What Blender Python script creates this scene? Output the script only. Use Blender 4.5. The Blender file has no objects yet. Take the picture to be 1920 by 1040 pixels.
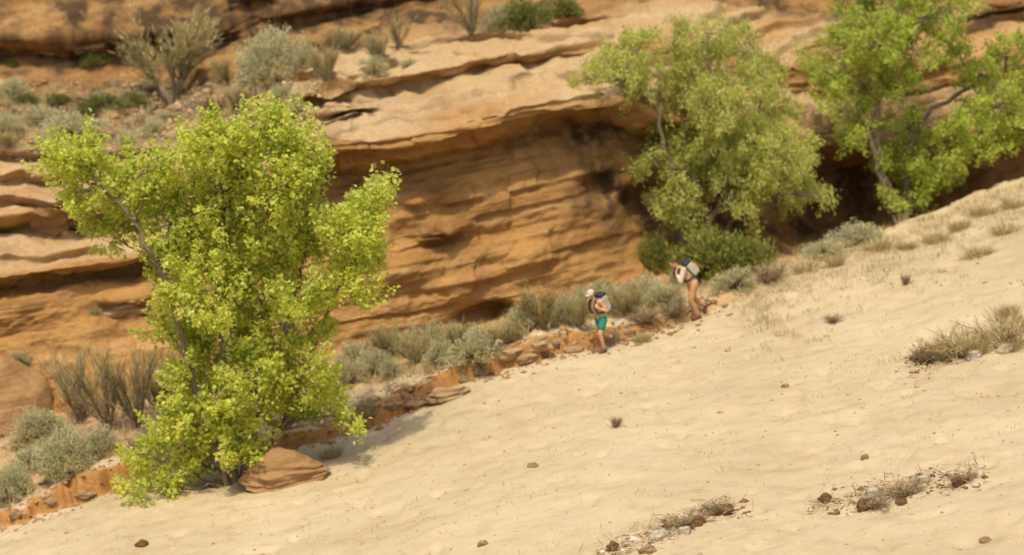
import bpy, bmesh, math, random
import numpy as np
from mathutils import Vector, Matrix, noise as mnoise

random.seed(7)
RNG = np.random.default_rng(7)
scene = bpy.context.scene
COL = scene.collection

# ------------------------------------------------------------------ camera
W, H = 1920.0, 1040.0
FOCAL, SENSOR = 85.0, 36.0
FPX = W * FOCAL / SENSOR
CAM_Z = 16.5
PITCH, ROLL = math.radians(-12.0), math.radians(8.0)
cam_data = bpy.data.cameras.new('camera')
cam_data.lens = FOCAL
cam_data.sensor_width = SENSOR
cam_data.clip_start = 0.5
cam_data.clip_end = 3000.0
cam_data.dof.use_dof = True
cam_data.dof.focus_distance = 50.0
cam_data.dof.aperture_fstop = 0.5
cam = bpy.data.objects.new('camera', cam_data)
COL.objects.link(cam)
R_CAM = Matrix.Rotation(math.pi / 2 + PITCH, 3, 'X') @ Matrix.Rotation(-ROLL, 3, 'Z')
cam.matrix_world = Matrix.Translation((0, 0, CAM_Z)) @ R_CAM.to_4x4()
scene.camera = cam
RC = np.array(R_CAM)
CAM = Vector((0, 0, CAM_Z))

# ------------------------------------------------------------------ light
TO_SUN = Vector((-0.02, -0.42, 0.905)).normalized()
world = bpy.data.worlds.new('World')
scene.world = world
world.use_nodes = True
wn = world.node_tree.nodes
sky = wn.new('ShaderNodeTexSky')
sky.sky_type = 'NISHITA'
sky.sun_disc = False
sky.sun_elevation = math.asin(TO_SUN.z)
sky.sun_rotation = math.atan2(TO_SUN.x, TO_SUN.y)
sky.dust_density = 5.0
sky.air_density = 1.0
sky.ozone_density = 0.4
wn['Background'].inputs['Strength'].default_value = 0.15
world.node_tree.links.new(sky.outputs[0], wn['Background'].inputs['Color'])
sun_data = bpy.data.lights.new('sun', 'SUN')
sun_data.energy = 2.4
sun_data.angle = math.radians(0.55)
sun_data.color = (1.0, 0.915, 0.73)
sun = bpy.data.objects.new('sun', sun_data)
sun.rotation_euler = TO_SUN.to_track_quat('Z', 'Y').to_euler()
sun.location = (0, 40, 60)
COL.objects.link(sun)
scene.view_settings.view_transform = 'Standard'
scene.view_settings.look = 'None'
scene.view_settings.exposure = 0.30
scene.view_settings.gamma = 1.0
scene.cycles.max_bounces = 8
scene.cycles.diffuse_bounces = 4
scene.cycles.transmission_bounces = 4
scene.cycles.use_denoising = True

# ------------------------------------------------------------------ helpers
def unproj(px, py, Y):
    """pixel of the photograph + distance along world Y -> world point (arrays allowed)"""
    px, py, Y = np.broadcast_arrays(np.asarray(px, float), np.asarray(py, float), np.asarray(Y, float))
    d = np.stack([px - W / 2, H / 2 - py, np.full(px.shape, -FPX)], -1) @ RC.T
    p = d * (Y / d[..., 1])[..., None]
    p[..., 2] += CAM_Z
    return p

def ray(px, py):
    d = RC @ np.array([px - W / 2, H / 2 - py, -FPX])
    return Vector(d).normalized()

def _hash(i, j, k, seed):
    h = (i * 374761393 + j * 668265263 + k * 2147483647 + seed * 1274126177) & 0xFFFFFFFF
    h = ((h ^ (h >> 13)) * 1274126177) & 0xFFFFFFFF
    h = ((h ^ (h >> 16)) * 2246822519) & 0xFFFFFFFF
    return ((h ^ (h >> 15)) & 0xFFFFFF) / float(0xFFFFFF)

def vnoise(x, y, z, seed=0):
    x, y, z = np.broadcast_arrays(x, y, z)
    i, j, k = (np.floor(a).astype(np.int64) for a in (x, y, z))
    fx, fy, fz = x - i, y - j, z - k
    fx, fy, fz = (f * f * f * (f * (f * 6 - 15) + 10) for f in (fx, fy, fz))
    r = 0
    for a in (0, 1):
        wx = fx if a else 1 - fx
        for b in (0, 1):
            wy = fy if b else 1 - fy
            for c in (0, 1):
                wz = fz if c else 1 - fz
                r = r + _hash(i + a, j + b, k + c, seed) * wx * wy * wz
    return r * 2 - 1

def fbm(x, y, z, octaves=4, seed=0, gain=0.5):
    r, a, f = 0, 1.0, 1.0
    for o in range(octaves):
        r = r + a * vnoise(x * f, y * f, z * f, seed + o * 17)
        a *= gain; f *= 2.03
    return r

def sstep(a, b, x):
    t = np.clip((x - a) / (b - a), 0, 1)
    return t * t * (3 - 2 * t)

def mesh_np(name, verts, faces, smooth=False, mat=None):
    """verts (n,3), faces (m,k) arrays -> mesh"""
    verts = np.ascontiguousarray(verts, np.float32)
    faces = np.ascontiguousarray(faces, np.int32)
    m = bpy.data.meshes.new(name)
    m.vertices.add(len(verts)); m.vertices.foreach_set('co', verts.ravel())
    k = faces.shape[1]
    m.loops.add(faces.size); m.loops.foreach_set('vertex_index', faces.ravel())
    m.polygons.add(len(faces))
    m.polygons.foreach_set('loop_start', np.arange(0, faces.size, k, dtype=np.int32))
    if smooth:
        m.polygons.foreach_set('use_smooth', np.ones(len(faces), bool))
    m.update(calc_edges=True)
    if mat: m.materials.append(mat)
    return m

def fattr(m, name, data, domain='POINT'):
    a = m.attributes.new(name, 'FLOAT', domain)
    a.data.foreach_set('value', np.ascontiguousarray(data, np.float32).ravel())

def grid_faces(r, c):
    i = np.arange(r * c).reshape(r, c)
    return np.stack([i[:-1, :-1], i[:-1, 1:], i[1:, 1:], i[1:, :-1]], -1).reshape(-1, 4)

def link(name, mesh, parent=None):
    o = bpy.data.objects.new(name, mesh)
    COL.objects.link(o)
    if parent: o.parent = parent
    return o

def empty(name, loc=(0, 0, 0), rz=0.0):
    o = bpy.data.objects.new(name, None)
    o.empty_display_size = 0.2
    o.location = loc; o.rotation_euler = (0, 0, rz)
    COL.objects.link(o)
    return o

def tag(o, label=None, cat=None, group=None, kind=None):
    if label: o['label'] = label
    if cat: o['category'] = cat
    if group: o['group'] = group
    if kind: o['kind'] = kind
    return o

# ------------------------------------------------------------------ materials
def mat_new(name):
    m = bpy.data.materials.new(name)
    m.use_nodes = True
    return m, m.node_tree.nodes, m.node_tree.links, m.node_tree.nodes['Principled BSDF']

def n_noise(N, L, vec, scale, detail=5, rough=0.55):
    n = N.new('ShaderNodeTexNoise')
    n.inputs['Scale'].default_value = scale
    n.inputs['Detail'].default_value = detail
    n.inputs['Roughness'].default_value = rough
    if vec is not None: L.new(vec, n.inputs['Vector'])
    return n.outputs['Fac']

def n_ramp(N, L, fac, stops):
    r = N.new('ShaderNodeValToRGB')
    e = r.color_ramp.elements
    while len(e) < len(stops): e.new(0.5)
    for el, (p, c) in zip(e, stops):
        el.position = p; el.color = (*c, 1) if len(c) == 3 else c
    L.new(fac, r.inputs[0])
    return r.outputs[0]

def n_mix(N, L, fac, a, b, mode='MIX'):
    m = N.new('ShaderNodeMix'); m.data_type = 'RGBA'; m.blend_type = mode
    for sock, v in ((m.inputs[0], fac), (m.inputs[6], a), (m.inputs[7], b)):
        if hasattr(v, 'is_output'): L.new(v, sock)
        elif isinstance(v, (int, float)): sock.default_value = v
        else: sock.default_value = (*v, 1)
    return m.outputs[2]

def n_map(N, L, scale):
    t = N.new('ShaderNodeTexCoord'); mp = N.new('ShaderNodeMapping')
    mp.inputs['Scale'].default_value = scale
    L.new(t.outputs['Object'], mp.inputs[0])
    return mp.outputs[0]

def n_attr(N, name):
    a = N.new('ShaderNodeAttribute'); a.attribute_name = name
    return a.outputs['Fac']

def n_bump(N, L, h, strength, dist, P, prev=None):
    b = N.new('ShaderNodeBump')
    b.inputs['Strength'].default_value = strength
    b.inputs['Distance'].default_value = dist
    L.new(h, b.inputs['Height'])
    if prev is not None: L.new(prev, b.inputs['Normal'])
    L.new(b.outputs[0], P.inputs['Normal'])
    return b.outputs[0]

def rock_material(name, c_lo, c_mid, c_hi, stain_shade=False, warp=1.0):
    m, N, L, P = mat_new(name)
    strata = n_noise(N, L, n_map(N, L, (0.10, 0.10, 2.2)), 1.0, 8, 0.62)
    blotch = n_noise(N, L, n_map(N, L, (0.45, 0.45, 0.6)), 1.0, 6, 0.6)
    streak = n_noise(N, L, n_map(N, L, (1.6, 1.6, 0.12)), 1.0, 6, 0.6)
    fine = n_noise(N, L, n_map(N, L, (1, 1, 1.8)), 9.0, 6, 0.7)
    base = n_ramp(N, L, strata, [(0.30, c_lo), (0.50, c_mid), (0.68, c_hi)])
    b2 = n_ramp(N, L, blotch, [(0.32, (0.70, 0.64, 0.58)), (0.55, (1, 1, 1)), (0.75, (1.12, 1.1, 1.06))])
    c = n_mix(N, L, 0.9, base, b2, 'MULTIPLY')
    f2 = n_ramp(N, L, fine, [(0.3, (0.72, 0.70, 0.66)), (0.6, (1.05, 1.05, 1.05))])
    c = n_mix(N, L, 0.75, c, f2, 'MULTIPLY')
    thin = n_noise(N, L, n_map(N, L, (0.30, 0.30, 10.0)), 1.0, 6, 0.65)
    c = n_mix(N, L, 0.8, c, n_ramp(N, L, thin, [(0.34, (0.80, 0.76, 0.72)), (0.46, (1, 1, 1)), (0.7, (1.06, 1.05, 1.04))]), 'MULTIPLY')
    if stain_shade:
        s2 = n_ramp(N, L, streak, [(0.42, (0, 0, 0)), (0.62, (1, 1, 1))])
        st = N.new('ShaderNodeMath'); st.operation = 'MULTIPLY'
        L.new(n_attr(N, 'stain_shade'), st.inputs[0]); L.new(s2, st.inputs[1])
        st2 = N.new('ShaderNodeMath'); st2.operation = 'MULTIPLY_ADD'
        L.new(n_attr(N, 'stain_shade'), st2.inputs[0]); st2.inputs[1].default_value = 0.45
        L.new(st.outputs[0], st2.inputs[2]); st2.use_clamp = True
        c = n_mix(N, L, st2.outputs[0], c, (0.075, 0.045, 0.022))  # one dark tone for varnish and for painted-in shade
        c = n_mix(N, L, n_attr(N, 'pale'), c, n_mix(N, L, 0.8, (0.435, 0.308, 0.162), f2, 'MULTIPLY'))
    L.new(c, P.inputs['Base Color'])
    P.inputs['Roughness'].default_value = 0.92
    P.inputs['Specular IOR Level'].default_value = 0.15
    b = n_bump(N, L, strata, 0.5, 0.10, P)
    b = n_bump(N, L, fine, 0.7, 0.05, P, b)
    b = n_bump(N, L, thin, 0.8, 0.06, P, b)
    return m

M_ROCK = rock_material('sandstone', (0.29, 0.150, 0.048), (0.37, 0.205, 0.070), (0.43, 0.258, 0.102), stain_shade=True)
M_BOULDER = rock_material('boulder_stone', (0.27, 0.150, 0.060), (0.35, 0.205, 0.090), (0.41, 0.260, 0.125))
M_STONE = rock_material('small_stone', (0.30, 0.17, 0.08), (0.44, 0.29, 0.15), (0.55, 0.40, 0.23))
M_STONE_DARK = rock_material('dark_stone', (0.14, 0.075, 0.033), (0.22, 0.12, 0.052), (0.30, 0.175, 0.085))
M_STONE_PALE = rock_material('pale_stone', (0.52, 0.44, 0.31), (0.62, 0.54, 0.40), (0.70, 0.62, 0.48))

def ground_material():
    m, N, L, P = mat_new('sand')
    big = n_noise(N, L, n_map(N, L, (0.25, 0.25, 0.25)), 1.0, 6, 0.6)
    mid = n_noise(N, L, n_map(N, L, (1.0, 1.6, 1.0)), 1.3, 7, 0.65)
    fine = n_noise(N, L, n_map(N, L, (1, 1, 1)), 14.0, 6, 0.75)
    peb = N.new('ShaderNodeTexVoronoi'); peb.inputs['Scale'].default_value = 7.0
    peb.inputs['Randomness'].default_value = 1.0
    L.new(n_map(N, L, (1, 1, 1)), peb.inputs['Vector'])
    sand = n_ramp(N, L, big, [(0.3, (0.415, 0.322, 0.188)), (0.5, (0.470, 0.370, 0.222)), (0.72, (0.510, 0.412, 0.255))])
    sand = n_mix(N, L, 0.5, sand, n_ramp(N, L, mid, [(0.32, (0.76, 0.69, 0.60)), (0.50, (1, 1, 1)), (0.8, (1.04, 1.04, 1.04))]), 'MULTIPLY')
    sand = n_mix(N, L, 0.5, sand, n_ramp(N, L, fine, [(0.28, (0.70, 0.62, 0.52)), (0.45, (1, 1, 1))]), 'MULTIPLY')
    pm = n_ramp(N, L, n_noise(N, L, n_map(N, L, (0.5, 1.0, 1.0)), 1.0, 5, 0.65), [(0.50, (0, 0, 0)), (0.66, (1, 1, 1))])
    sp = n_ramp(N, L, n_noise(N, L, n_map(N, L, (1, 1, 1)), 20.0, 4, 0.7), [(0.50, (0, 0, 0)), (0.60, (1, 1, 1))])
    pk = N.new('ShaderNodeMath'); pk.operation = 'MULTIPLY'; L.new(pm, pk.inputs[0]); L.new(sp, pk.inputs[1])
    pk2 = N.new('ShaderNodeMath'); pk2.operation = 'MULTIPLY'; L.new(pk.outputs[0], pk2.inputs[0]); pk2.inputs[1].default_value = 0.42
    sand = n_mix(N, L, pk2.outputs[0], sand, (0.26, 0.165, 0.08))
    soil = n_ramp(N, L, mid, [(0.3, (0.34, 0.20, 0.095)), (0.55, (0.46, 0.30, 0.155)), (0.75, (0.55, 0.39, 0.22))])
    soil = n_mix(N, L, 0.8, soil, n_ramp(N, L, fine, [(0.3, (0.55, 0.5, 0.45)), (0.6, (1, 1, 1))]), 'MULTIPLY')
    bank = n_ramp(N, L, fine, [(0.3, (0.24, 0.115, 0.038)), (0.6, (0.42, 0.215, 0.07))])
    c = n_mix(N, L, n_attr(N, 'soil'), sand, soil)
    c = n_mix(N, L, n_attr(N, 'bank'), c, bank)
    L.new(c, P.inputs['Base Color'])
    P.inputs['Roughness'].default_value = 0.95
    P.inputs['Specular IOR Level'].default_value = 0.1
    b = n_bump(N, L, mid, 0.35, 0.08, P)
    b = n_bump(N, L, fine, 0.6, 0.03, P, b)
    return m
M_SAND = ground_material()

def leaf_material(name, dark, mid, light, trans=0.45, rough=0.5, spec=0.35):
    m, N, L, P = mat_new(name)
    v = n_attr(N, 'lv')
    c = n_ramp(N, L, v, [(0.0, dark), (0.5, mid), (1.0, light)])
    clump = n_noise(N, L, n_map(N, L, (1, 1, 1)), 1.4, 3, 0.5)
    c = n_mix(N, L, 0.6, c, n_ramp(N, L, clump, [(0.35, (0.78, 0.84, 0.8)), (0.65, (1.12, 1.06, 1.0))]), 'MULTIPLY')
    L.new(c, P.inputs['Base Color'])
    P.inputs['Roughness'].default_value = rough
    P.inputs['Specular IOR Level'].default_value = spec
    tr = N.new('ShaderNodeBsdfTranslucent')
    c2 = n_mix(N, L, 1.0, c, (1.1, 1.06, 0.7), 'MULTIPLY')
    L.new(c2, tr.inputs['Color'])
    mx = N.new('ShaderNodeMixShader'); mx.inputs[0].default_value = trans
    L.new(P.outputs[0], mx.inputs[1]); L.new(tr.outputs[0], mx.inputs[2])
    L.new(mx.outputs[0], N['Material Output'].inputs['Surface'])
    return m

M_LEAF1 = leaf_material('cottonwood_leaf', (0.46, 0.52, 0.080), (0.62, 0.67, 0.13), (0.74, 0.76, 0.20), 0.6)
M_LEAF2 = leaf_material('willow_leaf', (0.40, 0.44, 0.105), (0.56, 0.59, 0.16), (0.70, 0.69, 0.26), 0.6)
M_LEAF3 = leaf_material('green_leaf', (0.33, 0.42, 0.062), (0.48, 0.56, 0.10), (0.62, 0.67, 0.16), 0.6)
M_SAGE = leaf_material('sage_leaf', (0.46, 0.42, 0.23), (0.60, 0.56, 0.35), (0.70, 0.66, 0.45), 0.45, 0.8, 0.1)
M_BUSH = leaf_material('bush_leaf', (0.17, 0.19, 0.040), (0.25, 0.265, 0.058), (0.34, 0.34, 0.09), 0.35, 0.7, 0.1)
M_OLIVE = leaf_material('olive_stem', (0.38, 0.31, 0.12), (0.52, 0.44, 0.19), (0.64, 0.56, 0.28), 0.35, 0.8, 0.1)
M_DRY = leaf_material('straw', (0.34, 0.25, 0.12), (0.50, 0.40, 0.21), (0.62, 0.52, 0.31), 0.25, 0.8, 0.1)
M_DRYP = leaf_material('pale_straw', (0.50, 0.39, 0.21), (0.66, 0.54, 0.31), (0.76, 0.65, 0.42), 0.4, 0.8, 0.1)
M_GREENB = leaf_material('green_shrub_leaf', (0.13, 0.135, 0.035), (0.20, 0.205, 0.055), (0.28, 0.275, 0.085), 0.25, 0.7, 0.1)
M_TWIG = leaf_material('dead_twig', (0.22, 0.145, 0.075), (0.36, 0.26, 0.145), (0.50, 0.39, 0.24), 0.05, 0.9, 0.05)

def bark_material(name, a, b):
    m, N, L, P = mat_new(name)
    f = n_noise(N, L, n_map(N, L, (6, 6, 1.2)), 2.0, 6, 0.65)
    L.new(n_ramp(N, L, f, [(0.3, a), (0.7, b)]), P.inputs['Base Color'])
    P.inputs['Roughness'].default_value = 0.9
    n_bump(N, L, f, 0.8, 0.03, P)
    return m
M_BARK = bark_material('bark', (0.10, 0.07, 0.042), (0.24, 0.18, 0.115))
M_STEM = bark_material('shrub_bark', (0.13, 0.095, 0.055), (0.28, 0.21, 0.125))

# ------------------------------------------------------------------ terrain: sand, bank and terrace
RIM = np.array([(-1500, 1215, 56.0), (-500, 1085, 57.5), (0, 1000, 58.5), (150, 942, 59.2), (330, 880, 60.2), (500, 845, 60.8), (700, 795, 61.4), (900, 712, 62.2),
                (1100, 658, 63.2), (1250, 612, 64.6), (1400, 556, 66.2), (1500, 505, 68.0), (1700, 425, 71.0), (1920, 335, 73.5),
                (2400, 175, 78.0), (3400, -60, 84.0)], float)
BASE = np.array([(-1500, 1020, 67), (-500, 850, 66), (0, 800, 64.8), (300, 720, 65.2), (580, 668, 66.2), (760, 645, 67.2), (1000, 592, 69.2),
                 (1180, 535, 70.4), (1350, 495, 72.3), (1500, 480, 75), (1700, 470, 77), (1920, 430, 79), (2400, 340, 82), (3400, 160, 88)], float)
SPX = np.concatenate([np.linspace(-1500, -150, 60)[:-1], np.linspace(-150, 2070, 800), np.linspace(2070, 3400, 60)[1:]])

def line(tab, s=SPX, win=60):
    f = np.arange(-1600, 3501, 5.0)
    out = []
    k = np.hanning(win // 5 * 2 + 3); k /= k.sum()
    for c in (1, 2):
        v = np.interp(f, tab[:, 0], tab[:, c])
        v = np.convolve(np.pad(v, len(k) // 2, 'edge'), k, 'valid')[:len(f)]
        out.append(np.interp(s, f, v))
    return out

r_py, r_Y = line(RIM)
r_P = unproj(SPX, r_py, r_Y)
b_py, b_Y = line(BASE)
b_P = unproj(SPX, b_py, b_Y)
RIM_X, RIM_Y, RIM_Z = r_P[:, 0], r_P[:, 1], r_P[:, 2]
BASE_Y = np.interp(RIM_X, b_P[:, 0], b_P[:, 1]); BASE_Z = np.interp(RIM_X, b_P[:, 0], b_P[:, 2])
BANK_H = np.interp(SPX, [-1500, -200, 0, 250, 340, 430, 640, 700, 800, 1000, 1150, 1250, 1440, 1480, 1600, 3400],
                   [.6, .6, .62, .55, .5, .35, .3, .38, .45, .42, .40, .25, .12, -.1, -.6, -.6])

def ground_z(X, Y, detail=True):
    X = np.asarray(X, float); Y = np.asarray(Y, float)
    ry = np.interp(X, RIM_X, RIM_Y); rz = np.interp(X, RIM_X, RIM_Z)
    by = np.interp(X, RIM_X, BASE_Y); bz = np.interp(X, RIM_X, BASE_Z)
    bh = np.interp(X, RIM_X, BANK_H)
    jag = 0.50 * fbm(X * 0.55, 0 * X + 3.1, 0 * X, 3, 5) + 0.22 * fbm(X * 2.6, Y * 2.6, 0 * X, 3, 9)
    jag = jag * np.clip(bh / 0.4, 0.0, 1)
    o = Y - ry + jag
    bmod = np.clip(1 + 0.8 * fbm(X * 0.45, 0 * X + 9.0, 0 * X, 2, 21), 0.5, 1.5)
    bhm = np.where(bh > 0, bh * bmod, bh)
    step = np.where(bh > 0, 0.55 * sstep(0, 0.10, o) + 0.3 * sstep(0.1, 0.22, o) + 0.15 * sstep(0.2, 0.7, o), sstep(0.1, 3.0, o))
    L = np.maximum(by - ry, 1.0)
    t = np.clip((Y - ry) / L, 0, 1)
    zt = rz + bhm * step * (1 - t) + t * (bz - rz) * np.where(bh > 0, 1, t)
    zs = rz - 0.012 * o
    z = np.where(o < 0, zs, zt)
    past = np.clip(Y - by, 0, 10)
    z = z - 0.15 * past
    if detail:
        z = z + 0.16 * fbm(X * 0.16, Y * 0.16, 0 * X, 3, 31) + 0.035 * fbm(X * 1.1, Y * 1.1, 0 * X, 4, 33)
        z = z + np.where(o > 0.1, 0.07 * fbm(X * 2.2, Y * 2.2, 0 * X, 3, 37), 0)
        dimple = np.clip(vnoise(X * 2.1, Y * 2.1, 0 * X, 71) - 0.45, 0, 1)
        z = z - np.where(o < 0, 0.16 * dimple, 0)
    return z, o, bhm

OFF = np.concatenate([np.linspace(-75, -30, 24)[:-1], np.linspace(-30, -1.5, 230)[:-1], np.linspace(-1.5, 1.2, 110)[:-1],
                      np.linspace(1.2, 12, 100)[:-1], np.linspace(12, 30, 20)])
GX = np.broadcast_to(RIM_X, (len(OFF), len(SPX)))
GY = RIM_Y[None, :] + OFF[:, None]
GZ, GO, GB = ground_z(GX, GY)
gv = np.stack([GX, GY, GZ], -1).reshape(-1, 3)
gm = mesh_np('sand_ground', gv, grid_faces(len(OFF), len(SPX)), True, M_SAND)
soil = np.where(GB > 0, sstep(0.4, 2.5, GO), sstep(0.3, 2.0, GO)) * 0.9
soil = np.clip(soil + 0.35 * sstep(0.1, 0.6, GO) * fbm(GX * 0.8, GY * 0.8, 0 * GX, 3, 41), 0, 1)
fattr(gm, 'soil', soil)
bankm = sstep(-0.10, 0.0, GO) * (1 - sstep(0.18, 0.5, GO)) * np.clip(GB / 0.3, 0, 1)
fattr(gm, 'bank', bankm)
ground = tag(link('sand_ground', gm), kind='structure')
ground['label'] = 'pale sand slope falling to an eroded bank and a scrubby terrace'

# ------------------------------------------------------------------ terrain: layered sandstone cliff
ST = [-1500, -500, 0, 300, 580, 760, 1000, 1180, 1350, 1500, 1700, 1920, 2400, 3400]
def L_(*pairs): return np.array([(s, p, y) for s, (p, y) in zip(ST, pairs)], float)
LINES = [
 # below base
 L_((1120, 66.5), (920, 65.5), (860, 64.2), (780, 64.6), (725, 65.6), (700, 66.6), (645, 68.6), (590, 69.8), (550, 71.7), (530, 75), (520, 77), (480, 79), (400, 82), (220, 88)),
 # base
 L_((1020, 67), (850, 66), (800, 64.8), (715, 65.3), (665, 66.3), (642, 67.3), (590, 69.3), (532, 70.5), (492, 72.6), (475, 76.5), (465, 79.5), (425, 80), (335, 82.5), (155, 88)),
 # lower face
 L_((900, 67.6), (740, 66.8), (660, 66.0), (630, 66.2), (580, 67.2), (555, 68.2), (505, 70.0), (465, 71.6), (435, 74), (420, 79), (400, 82), (360, 81.2), (270, 84), (100, 89)),
 # upper face
 L_((800, 68.2), (640, 67.5), (552, 66.9), (520, 67.3), (410, 68.6), (400, 69.1), (335, 71.0), (300, 72.4), (330, 75.5), (350, 80), (345, 83), (300, 82.2), (205, 85), (30, 90)),
 # recess under lip
 L_((790, 68.8), (630, 68), (536, 67.6), (500, 68.0), (318, 69.6), (322, 69.9), (252, 71.6), (238, 73.2), (285, 76.5), (305, 79.5), (298, 82.5), (255, 82.6), (160, 85.6), (-15, 91)),
 # lip bottom
 L_((772, 67.2), (612, 66.6), (520, 66.2), (478, 66.9), (282, 67.9), (280, 68.1), (212, 69.8), (196, 71.2), (255, 73.2), (278, 75.4), (272, 77.8), (232, 80.4), (140, 83.6), (-35, 89)),
 # lip top
 L_((750, 67.4), (592, 66.8), (506, 66.4), (462, 67.1), (258, 68.1), (258, 68.3), (192, 70.1), (172, 71.6), (230, 73.6), (255, 75.7), (250, 78.1), (212, 80.8), (120, 84), (-55, 89.4)),
 # shelf mid
 L_((700, 70), (540, 69.6), (456, 69.2), (425, 69.6), (212, 70.0), (205, 71.0), (160, 72.2), (138, 73.6), (170, 75.2), (205, 77.0), (195, 79.3), (165, 82.0), (75, 85.4), (-90, 91)),
 # recess of next layer
 L_((680, 71), (520, 70.6), (436, 70.2), (405, 70.6), (186, 71.4), (158, 73.4), (118, 74.8), (98, 76.0), (120, 76.8), (182, 78.0), (170, 80.0), (140, 82.8), (50, 86.2), (-110, 92)),
 # next layer lip
 L_((650, 69.8), (490, 69.4), (404, 69.0), (375, 69.6), (172, 70.9), (140, 72.9), (100, 74.3), (78, 76.0), (80, 77.2), (135, 77.6), (125, 79.6), (95, 82.6), (5, 86), (-150, 92)),
 # its top / shelf back
 L_((580, 71.4), (420, 71), (330, 70.6), (330, 71.2), (150, 72.6), (95, 76.2), (66, 77.2), (48, 78.6), (45, 79), (80, 78.6), (70, 80.8), (45, 83.6), (-40, 87), (-195, 93)),
 # rubble slope low
 L_((520, 73), (360, 72.6), (276, 72.0), (275, 72.8), (122, 75.6), (80, 78.6), (48, 79.6), (25, 80.8), (15, 80.6), (42, 79.8), (35, 82), (12, 84.6), (-70, 88), (-225, 94)),
 # rubble slope top
 L_((410, 81), (250, 80.6), (160, 80.4), (152, 81.2), (75, 82.2), (42, 84), (12, 85), (-10, 85.6), (-15, 83), (0, 81.8), (0, 83.6), (-20, 86), (-105, 89.4), (-255, 95)),
 # upper cliff, under-cut, bulge, top
 L_((360, 82.6), (200, 82.2), (110, 82.0), (100, 82.8), (44, 84.0), (5, 85.6), (-30, 86.4), (-50, 87), (-55, 84.6), (-40, 83), (-40, 84.8), (-60, 87.2), (-150, 90.6), (-300, 96)),
 L_((320, 82.0), (160, 81.6), (70, 81.3), (62, 82.0), (16, 83.4), (-30, 85.2), (-60, 86.2), (-85, 87), (-90, 85), (-80, 83.6), (-80, 85.4), (-100, 87.6), (-190, 91), (-340, 96.4)),
 L_((150, 85), (-10, 84.6), (-90, 84.4), (-100, 85), (-120, 86.4), (-160, 88), (-190, 89), (-210, 90), (-215, 88.4), (-205, 87), (-205, 88.6), (-230, 90.6), (-320, 94), (-470, 99)),
 L_((-160, 88), (-320, 87.6), (-400, 87.4), (-420, 88), (-440, 89.4), (-470, 91), (-500, 92), (-520, 93), (-530, 91.4), (-520, 90), (-520, 91.6), (-545, 93.6), (-630, 97), (-780, 102)),
]
NSUB = [10, 42, 50, 44, 30, 14, 84, 34, 26, 84, 50, 70, 36, 36, 50, 20]
lineP = []
for T in LINES:
    py, yy = line(T, win=70)
    lineP.append(unproj(SPX, py, yy))
lineP = np.array(lineP)
# plateau running back behind the top line
top = lineP[-1]
back1 = top + np.array([0, 12.0, 0.6]); back2 = top + np.array([0, 160.0, 3.0])
lineP = np.concatenate([lineP, back1[None], back2[None]])
NSUB = NSUB + [10, 10]
rows = []
for k, n in enumerate(NSUB):
    t = np.linspace(0, 1, n, endpoint=False)[:, None, None]
    rows.append(lineP[k][None] * (1 - t) + lineP[k + 1][None] * t)
rows.append(lineP[-1][None])
CP = np.concatenate(rows)                     # (R, C, 3)
ROWK = np.concatenate([k + np.linspace(0, 1, n, endpoint=False) for k, n in enumerate(NSUB)] + [np.array([len(NSUB)])])
for _ in range(3):                            # round the corners
    CP[1:-1] = 0.25 * CP[:-2] + 0.5 * CP[1:-1] + 0.25 * CP[2:]
def normals(P):
    du = np.gradient(P, axis=1); dv = np.gradient(P, axis=0)
    n = np.cross(du, dv)
    return n / (np.linalg.norm(n, axis=-1, keepdims=True) + 1e-9)
N0 = normals(CP)
x, y, z = CP[..., 0], CP[..., 1], CP[..., 2]
steep = 1 - sstep(0.55, 0.9, N0[..., 2])
steep[ROWK > 11.0] *= 0.8
slope_rows = sstep(10.8, 11.3, ROWK)[:, None] * (1 - sstep(11.9, 12.2, ROWK)[:, None])
# gullies and bulges
d = 0.34 * fbm(x * 0.22, y * 0.22, z * 0.3, 4, 101) * (0.35 + 0.65 * steep)
# strata: hard and soft beds, wandering a little
zb = z + 0.25 * fbm(x * 0.12, y * 0.12, 0 * x, 2, 131) + 0.02 * x
beds = 0.5 * vnoise(0 * x + 0.5, x * 0.03, zb * 1.5, 141) + 0.8 * vnoise(x * 0.10, 0 * x + 0.2, zb * 3.6, 142) + 0.8 * vnoise(x * 0.3, y * 0.1, zb * 8.0, 143)
beds = np.tanh(beds * 2.2)
rough = 0.10 * fbm(x * 1.3, y * 1.3, z * 2.6, 4, 151)
# joints: blocks broken out between bedding planes
cell = _hash(np.floor(x * 0.9 + 0.6 * vnoise(x * 0.5, z, y * 0.2, 155)).astype(np.int64), np.floor(zb * 2.4).astype(np.int64), 0 * x.astype(np.int64), 157)
blocks = np.where(cell > 0.72, (cell - 0.72) * 1.1, 0) - np.where(cell < 0.2, (0.2 - cell) * 1.2, 0)
rough = rough + 0.6 * blocks * steep * np.clip(fbm(x * 0.25, y * 0.2, z * 0.35, 2, 159) * 1.6 + 0.25, 0, 1)
fy = np.clip(0.5 + 0.6 * fbm(x * 0.11, y * 0.11, z * 0.2, 2, 161), 0.1, 1) * np.where((ROWK > 0.9) & (ROWK < 4.6), 0.55, 1.0)[:, None]
d = d + np.where((ROWK > 0.9) & (ROWK < 4.6), 1.0, 0.0)[:, None] * 0.22 * np.minimum(0, fbm(x * 0.7, y * 0.5, z * 1.1, 4, 163) + 0.1)
lipfade = 1 - np.exp(-((ROWK - 5.5) / 0.8) ** 2)[:, None] * 0.5
CP2 = CP + N0 * (d * lipfade + rough)[..., None]
CP2[..., 1] -= 0.20 * beds * steep * fy * (1 - 0.6 * slope_rows) * (0.5 + 0.5 * lipfade)
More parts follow.
